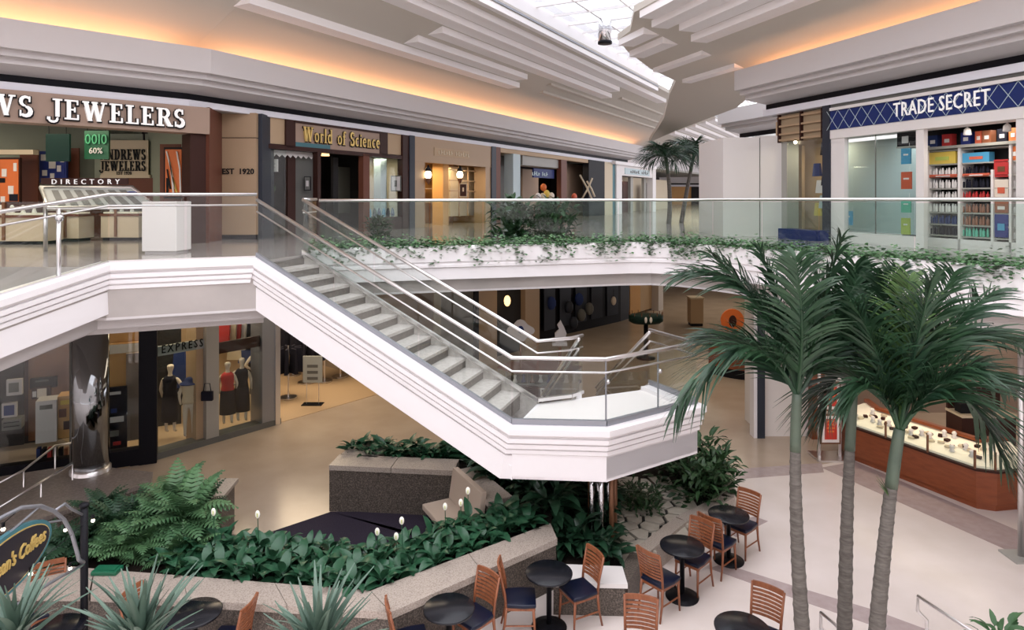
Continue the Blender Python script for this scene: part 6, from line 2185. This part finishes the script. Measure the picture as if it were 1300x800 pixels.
def palm(lab, base, bend, crown, fronds, r0, r1, shaft_len, seed, L=.70, nl=66, dist=7.2):
    t = thing('palm_tree', lab, 'palm', base)
    B, M, C = Vector(base), Vector(bend), Vector(crown)
    pts = []
    N = 26
    for i in range(N + 1):
        s = i / N
        pts.append(B * (1 - s) ** 2 + M * (2 * s * (1 - s)) + C * s * s)
    tot_ = (C - B).length
    k = max(2, int(N * (1 - shaft_len / tot_)))
    lower = pts[:k + 1]
    # ringed trunk
    tp, rr = [], []
    for i in range(len(lower) - 1):
        for j in range(4):
            q = i + j / 4
            tp.append(lower[i].lerp(lower[i + 1], j / 4))
            rr.append((r0 + (r1 - r0) * q / len(lower)) * (1.05 if j == 0 else .97))
    tp.append(lower[-1])
    rr.append(r1)
    MB().tube(tp, .1, 14, radii=rr).build('trunk', TRUNK, t, True)
    sh = pts[k:]
    ns = len(sh)
    MB().tube(sh, .1, 12, radii=[r1 * (1.05 + .12 * math.sin(PI * i / (ns - 1) * .6) - .25 * (i / (ns - 1))) for i in range(ns)]).build('crownshaft', SHAFT, t, True)
    for i, fr in enumerate(fronds):
        (cx_, cy_, tx, ty, dd) = fr[:5]
        m = fr[5] if len(fr) > 5 else PALM
        Cc = gd(cx_, cy_, dist + dd * .55)
        Tt = gd(tx, ty, dist + dd)
        B_ = C + Vector((0, 0, -.05 + .02 * (i % 3)))
        v, f = frond_mesh(B_, Cc, Tt, m, nl, L, seed * 50 + i)
        off = wloc(t)
        o = bpy.data.objects.new('frond', simple_mesh('frond', [q - off for q in v], f, m, False))
        COL.objects.link(o)
        o.parent = t
    return t


b1 = Vector((gd(1022, 0, 7.2).x + .06, 7.2, 0))
palm('left palm of the three tall palms, with a wide arching frond over the landing', b1, gd(1003, 640, 7.2), gd(1012, 500, 7.2),
     [(955, 368, 856, 520, -.15), (985, 335, 862, 348, .35), (985, 390, 903, 325, .15), (1000, 400, 965, 318, .35), (1038, 410, 1068, 300, -.1), (1025, 420, 1010, 325, -.45), (1075, 400, 1105, 420, .4), (965, 420, 895, 430, .7), (1000, 470, 950, 440, .8), (1055, 430, 1090, 350, .6), (1020, 440, 1042, 380, .9)], .092, .054, .80, 1)
b2 = Vector((gd(1071, 0, 7.5).x, 7.5, 0))
palm('middle palm of the three tall palms, half hidden behind its neighbours', b2, gd(1073, 640, 7.5), gd(1083, 500, 7.5),
     [(1065, 430, 1038, 350, .2), (1080, 400, 1085, 335, .4), (1105, 400, 1140, 345, .4), (1064, 440, 1044, 528, .2), (1110, 420, 1170, 420, .5), (1105, 440, 1140, 490, .4), (1075, 440, 1060, 400, -.3)], .092, .053, .80, 2, dist=7.5)
b3 = Vector((gd(1108, 0, 6.9).x - .05, 6.9, 0))
palm('right palm of the three tall palms, leaning right with a pale new frond', b3, gd(1118, 690, 6.9), gd(1142, 545, 6.9),
     [(1148, 450, 1155, 352, .1, PALM2), (1180, 420, 1262, 372, .15), (1195, 380, 1300, 440, .35), (1215, 425, 1277, 592, -.2), (1205, 430, 1290, 500, .3), (1165, 420, 1212, 345, .35), (1115, 430, 1082, 385, -.1), (1110, 460, 1076, 500, .0), (1135, 430, 1120, 350, .4), (1160, 440, 1185, 350, -.3), (1190, 470, 1240, 470, -.5), (1125, 450, 1100, 420, .6)], .095, .058, .75, 3, dist=6.9)
tuft = thing('young_shoot', 'small yellow-green shoot on the trunk of the right palm', 'shoot', gd(1128, 630, 6.85))
for k in range(4):
    v, f = leaf_verts(.26, .03, .3, pitch=1.25 - .15 * k, yaw=3.1 + .2 * k)
    o = bpy.data.objects.new('leaf', simple_mesh('leaf', v, f, PALM2))
    COL.objects.link(o)
    o.parent = tuft

# palms on the upper floor, far off
for k, (px, py, lab, s) in enumerate(((845, 200, 'left of the two distant palms on the upper floor', 1.0), (881, 196, 'right of the two distant palms on the upper floor', .95))):
    D = 27.0 + k
    cr = gd(px, py, D)
    bs_ = gd(px + (4 if k == 0 else -16), 0, D)
    fr = []
    rr_ = random.Random(70 + k)
    for j in range(17):
        an = j * 2.4
        ln = rr_.uniform(.85, 1.15) * s
        el = rr_.uniform(.2, 1.0)
        fr.append((px + 17 * ln * math.cos(an) * .62, py - 22 * el, px + 34 * ln * math.cos(an), py + 30 * (.75 - el * 1.25), math.sin(an) * 1.0))
    palm('slim palm, ' + lab, Vector((bs_.x, D, UP)), gd(px + (8 if k == 0 else -10), 245, D), cr, fr, .10, .07, .6, 9 + k, L=.75, nl=26, dist=D)
# planted bushes seen through the far balcony glass
for k, (px, s) in enumerate(((650, 1.15), (668, 1.0), (690, .9), (708, 1.05), (480, .7))):
    p = gd(px, 0, 17.5)
    plant([SHRUBD], 'upper_shrub', f'dark bushy shrub, {ords[k]} of those seen through the glass of the far balcony', Vector((p.x, 17.5, UP)), s * 1.0, None, k)

# yuccas at the bottom edge
def yucca(lab, head, n, L, seed):
    r = random.Random(seed)
    base = Vector((head.x, head.y, 0))
    t = thing('yucca', lab, 'yucca', base)
    MB().tube([base, base.lerp(head, .5) + Vector((.03, .02, 0)), head], .06, 10, r1=.045).build('stem', TRUNK, t, True)
    off = wloc(t)
    for k in range(n):
        yaw = k * 2.4 + r.uniform(-.2, .2)
        v, f = leaf_verts(L * r.uniform(.75, 1.2), .066, r.uniform(.1, .7), fold=.25, base=head - off + Vector((0, 0, r.uniform(-.12, .02))), pitch=r.uniform(.55, 1.5), yaw=yaw, n=5, shape=.55)
        o = bpy.data.objects.new('leaf', simple_mesh('leaf', v, f, YUCCA))
        COL.objects.link(o)
        o.parent = t
    return t


yucca('yucca at the bottom left corner in front of the cafe sign', gd(18, 812, 5.0), 40, .55, 1)
yucca('yucca with blue-green sword leaves in front of the ferns', gd(178, 822, 4.8), 60, .56, 2)
yucca('yucca with blue-green sword leaves in front of the granite planter corner', gd(404, 830, 4.8), 60, .54, 3)
p = gz(1268, 800, 0)
plant([lily_mesh('foliage', FERN, 40, 91, .22, .07, .2, .3)], 'small_shrub', 'small pale green shrub at the bottom right corner', gz(1270, 830, .2), 1.1)

# ------------------------------------------------------------------ cafe chairs and tables
def make_chair():
    t = thing('cafe_chair', '', 'chair')
    # local: front is +Y, seat centre at the origin
    seat = MB().prism([(-.20, .21), (-.215, .05), (-.19, -.20), (.19, -.20), (.215, .05), (.20, .21)], .435, .485)
    seat.build('seat', NAVY, t, bevel=.016, smooth=True)
    MB().prism([(-.19, .20), (-.185, -.19), (.185, -.19), (.19, .20)], .395, .436).build('seat_frame', WOOD, t)
    for sx in (-1, 1):
        MB().tube([(sx * .175, .175, .42), (sx * .185, .20, 0)], .02, 8, r1=.013).build('leg', WOOD, t, True)
        MB().tube([(sx * .18, -.18, .44), (sx * .185, -.20, .22), (sx * .19, -.25, 0)], .02, 8, r1=.014).build('leg', WOOD, t, True)
        MB().tube([(sx * .18, -.18, .43), (sx * .188, -.20, .62), (sx * .20, -.27, .92)], .019, 8, r1=.015).build('back_post', WOOD, t, True)
        MB().tube([(sx * .182, .19, .20), (sx * .186, -.19, .20)], .011, 6).build('stretcher', WOOD, t)
    def bar(z, h, th=.018):
        y = -.195 - .075 * ((z - .5) / .42) ** 1.3 if z > .5 else -.19
        pts0 = []
        for k in range(5):
            x = -.19 + .38 * k / 4
            pts0.append((x, y - .03 * (1 - (x / .19) ** 2)))
        mb = MB()
        for k in range(4):
            (xa, ya), (xb, yb) = pts0[k], pts0[k + 1]
            mb.hexa([(xa, ya - th / 2, z), (xb, yb - th / 2, z), (xb, yb + th / 2, z), (xa, ya + th / 2, z), (xa, ya - th / 2 - .005, z + h), (xb, yb - th / 2 - .005, z + h), (xb, yb + th / 2 - .005, z + h), (xa, ya + th / 2 - .005, z + h)])
        return mb
    bar(.875, .06, .024).build('top_rail', WOOD, t)
    for k in range(7):
        bar(.555 + k * .045, .026).build('slat', WOOD, t)
    return t


def make_table():
    t = thing('cafe_table', '', 'table')
    MB().lathe([(.30, .715), (.315, .722), (.318, .742), (.308, .75)], (0, 0, 0), 32).build('tabletop', TABLETOP, t, True)
    MB().lathe([(.035, .03), (.035, .70), (.10, .712)], (0, 0, 0), 14).build('column', BLKMET, t, True)
    MB().lathe([(.235, 0), (.24, .015), (.12, .04), (.04, .06)], (0, 0, 0), 28).build('base', BLKMET, t, True)
    return t


tables = [
    (gz(697, 727, .74), 'round black cafe table beside the pale stone seat slab'),
    (gz(570, 772, .74), 'round black cafe table at the front of the granite planter corner'),
    (gz(866, 693, .74), 'round black cafe table in the middle of the row by the low curb'),
    (gz(925, 653, .74), 'round black cafe table at the far end of the row by the low curb'),
    (gz(942, 797, .74), 'round black cafe table standing alone at the bottom edge'),
    (gz(247, 778, .74), 'round black cafe table behind the yucca at lower left'),
    (gz(806, 850, .74), 'round black cafe table just below the bottom edge'),
    (gz(70, 800, .74), 'round black cafe table under the arched cafe sign'),
]
T0_ = make_table()
TB = []
for i, (p, lab) in enumerate(tables):
    loc = (p.x, p.y, 0)
    if i == 0:
        T0_.location = loc
        T0_['label'] = lab
        o = T0_
    else:
        o = copy_tree(T0_, loc, 0, label=lab)
    o['group'] = 'round black cafe tables'
    TB.append(Vector(loc))


def face(p, q):
    return math.atan2(q.y - p.y, q.x - p.x) - PI / 2


chairs = [
    (gz(601, 783, .45), TB[1], 'slat-backed cafe chair seen from behind beside the planter corner table'),
    (gz(660, 760, .45), TB[0] + Vector((.1, -.1, 0)), 'slat-backed cafe chair left of the table at the stone seat'),
    (gz(735, 749, .45), TB[0] + Vector((0, -.12, 0)), 'slat-backed cafe chair right of the table at the stone seat'),
    (gz(521, 812, .45), TB[1], 'slat-backed cafe chair whose back just shows at the bottom edge near the yucca'),
    (gz(838, 734, .45), TB[2] + Vector((.1, .1, 0)), 'slat-backed cafe chair on the near side of the middle curb table'),
    (gz(880, 708, .45), TB[2], 'slat-backed cafe chair on the far side of the middle curb table'),
    (gz(912, 687, .45), TB[3] + Vector((.1, .05, 0)), 'slat-backed cafe chair on the near side of the far curb table'),
    (gz(941, 666, .45), TB[3], 'slat-backed cafe chair on the far side of the far curb table'),
    (gz(965, 806, .45), TB[4] + Vector((-.2, -.3, 0)), 'slat-backed cafe chair behind the lone table at the bottom edge'),
    (gz(812, 825, .45), TB[6], 'slat-backed cafe chair cut off by the bottom edge right of centre'),
    (gz(290, 812, .45), TB[5], 'slat-backed cafe chair right of the table behind the yucca'),
    (gz(190, 800, .45), TB[5], 'slat-backed cafe chair left of the table behind the yucca'),
    (gz(62, 772, .45), TB[7], 'slat-backed cafe chair with a blue seat under the arched cafe sign'),
]
C0_ = make_chair()
for i, (p, q, lab) in enumerate(chairs):
    loc = (p.x, p.y, 0)
    rz = face(p, q)
    if i == 0:
        C0_.location = loc
        C0_.rotation_euler = (0, 0, rz)
        C0_['label'] = lab
        o = C0_
    else:
        o = copy_tree(C0_, loc, rz, label=lab)
    o['group'] = 'slat-backed cafe chairs'

# ------------------------------------------------------------------ arched coffee sign with bulbs
sg = thing('arched_cafe_sign', 'dark oval cafe sign with gold script under a steel arch', 'sign', (-5.15, 8.06, 0))
SX = -5.08
ce = Vector((SX, 6.68, 2.10))
ax = Vector((-.07, 1, 0)).normalized()
nx = Vector((1, .07, 0)).normalized()
def sp(u, z, w=0):
    return ce + ax * u + Vector((0, 0, z)) + nx * w


def oval(a, b, w, n=40):
    return [sp(a * math.cos(2 * PI * k / n), b * math.sin(2 * PI * k / n), w) for k in range(n)]


MB().extrude(oval(.76, .31, -.03), nx * .05).build('sign_board', TEAL, sg)
MB().extrude(oval(.71, .27, .015), nx * .012).build('gold_rim', GOLD, sg)
MB().extrude(oval(.697, .258, .02), nx * .012).build('sign_face', SIGNBLK, sg)
text_mesh("Gloria Jean's Coffees", .2, .015, GOLD, 'lettering', sg, lambda x, y, w: sp(-.60 + x, -.03 + y, .034 + w), shear=.3, bold=.003, fit=1.2)
post = Vector((-5.15, 8.06, 0))
MB().tube([post, post + Vector((0, 0, 2.06))], .042, 12).build('post', BLKMET, sg, True)
MB().ball(post + Vector((0, 0, 2.09)), .06, .06, .035).build('post_cap', BLKMET, sg, True)
arch = [Vector((-5.13, y, z)) for y, z in ((8.02, 1.42), (7.93, 1.50), (7.88, 1.66), (7.80, 1.88), (7.67, 2.10), (7.50, 2.28), (7.28, 2.44), (7.0, 2.55), (6.7, 2.58), (6.4, 2.55), (6.1, 2.44), (5.85, 2.25), (5.65, 1.95), (5.5, 1.6))]
post2 = Vector((-5.0, 5.45, 0))
MB().tube([post2, post2 + Vector((0, 0, 2.06))], .042, 12).build('post', BLKMET, sg, True)
MB().tube(arch, .022, 10).build('arch', DKSTEEL, sg, True)
MB().tube([post + Vector((0, -.02, 1.38)), sp(.95, -.63), sp(.6, -.56), sp(.2, -.50), sp(-.3, -.5), post2 + Vector((0, 0, 1.5))], .018, 8).build('lower_rail', DKSTEEL, sg, True)
MB().tube([arch[5], arch[5] + Vector((0, .18, .0)), arch[5] + Vector((0, .30, -.12)), post + Vector((0, -.02, 1.98))], .015, 8).build('scroll', DKSTEEL, sg, True)
MB().tube([arch[6], sp(.1, .30)], .012, 6).build('hanger', DKSTEEL, sg)
MB().tube([arch[4], sp(.72, .1)], .012, 6).build('hanger', DKSTEEL, sg)
for k, (px, py) in enumerate(((118, 661), (83, 673), (39, 729), (89, 722), (4, 672))):
    p = gd(px, py, 7.9 if px > 60 else 7.0)
    t = thing('string_bulb', f'small lit string bulb on the arched cafe sign, {("by the post", "below the arch", "on the lower rail", "right end of the lower rail", "left above the oval")[k]}', 'bulb', p)
    MB().ball(p, .021).build('bulb', BULB, t, True)
    MB().lathe([(.014, 0), (.018, .05)], p + Vector((0, 0, .02)), 8).build('socket', BLKMET, t)
    q = min(arch, key=lambda a: (a - p).length)
    MB().tube([p + Vector((0, 0, .06)), q if (q - p).length < .6 else post + Vector((0, 0, p.z))], .004, 4).build('wire', BLKMET, t)
c = gz(136, 727, ZC)
t = thing('green_tray', 'small dark green plastic box lying on the pale planter coping', 'box', c)
MB().box(c.x - .17, c.y - .09, ZC, c.x + .17, c.y + .1, ZC + .055).build('body', GREENBOX, t, bevel=.015)
MB().box(c.x - .13, c.y - .06, ZC + .055, c.x + .13, c.y + .07, ZC + .065).build('lid', GREENBOX, t)
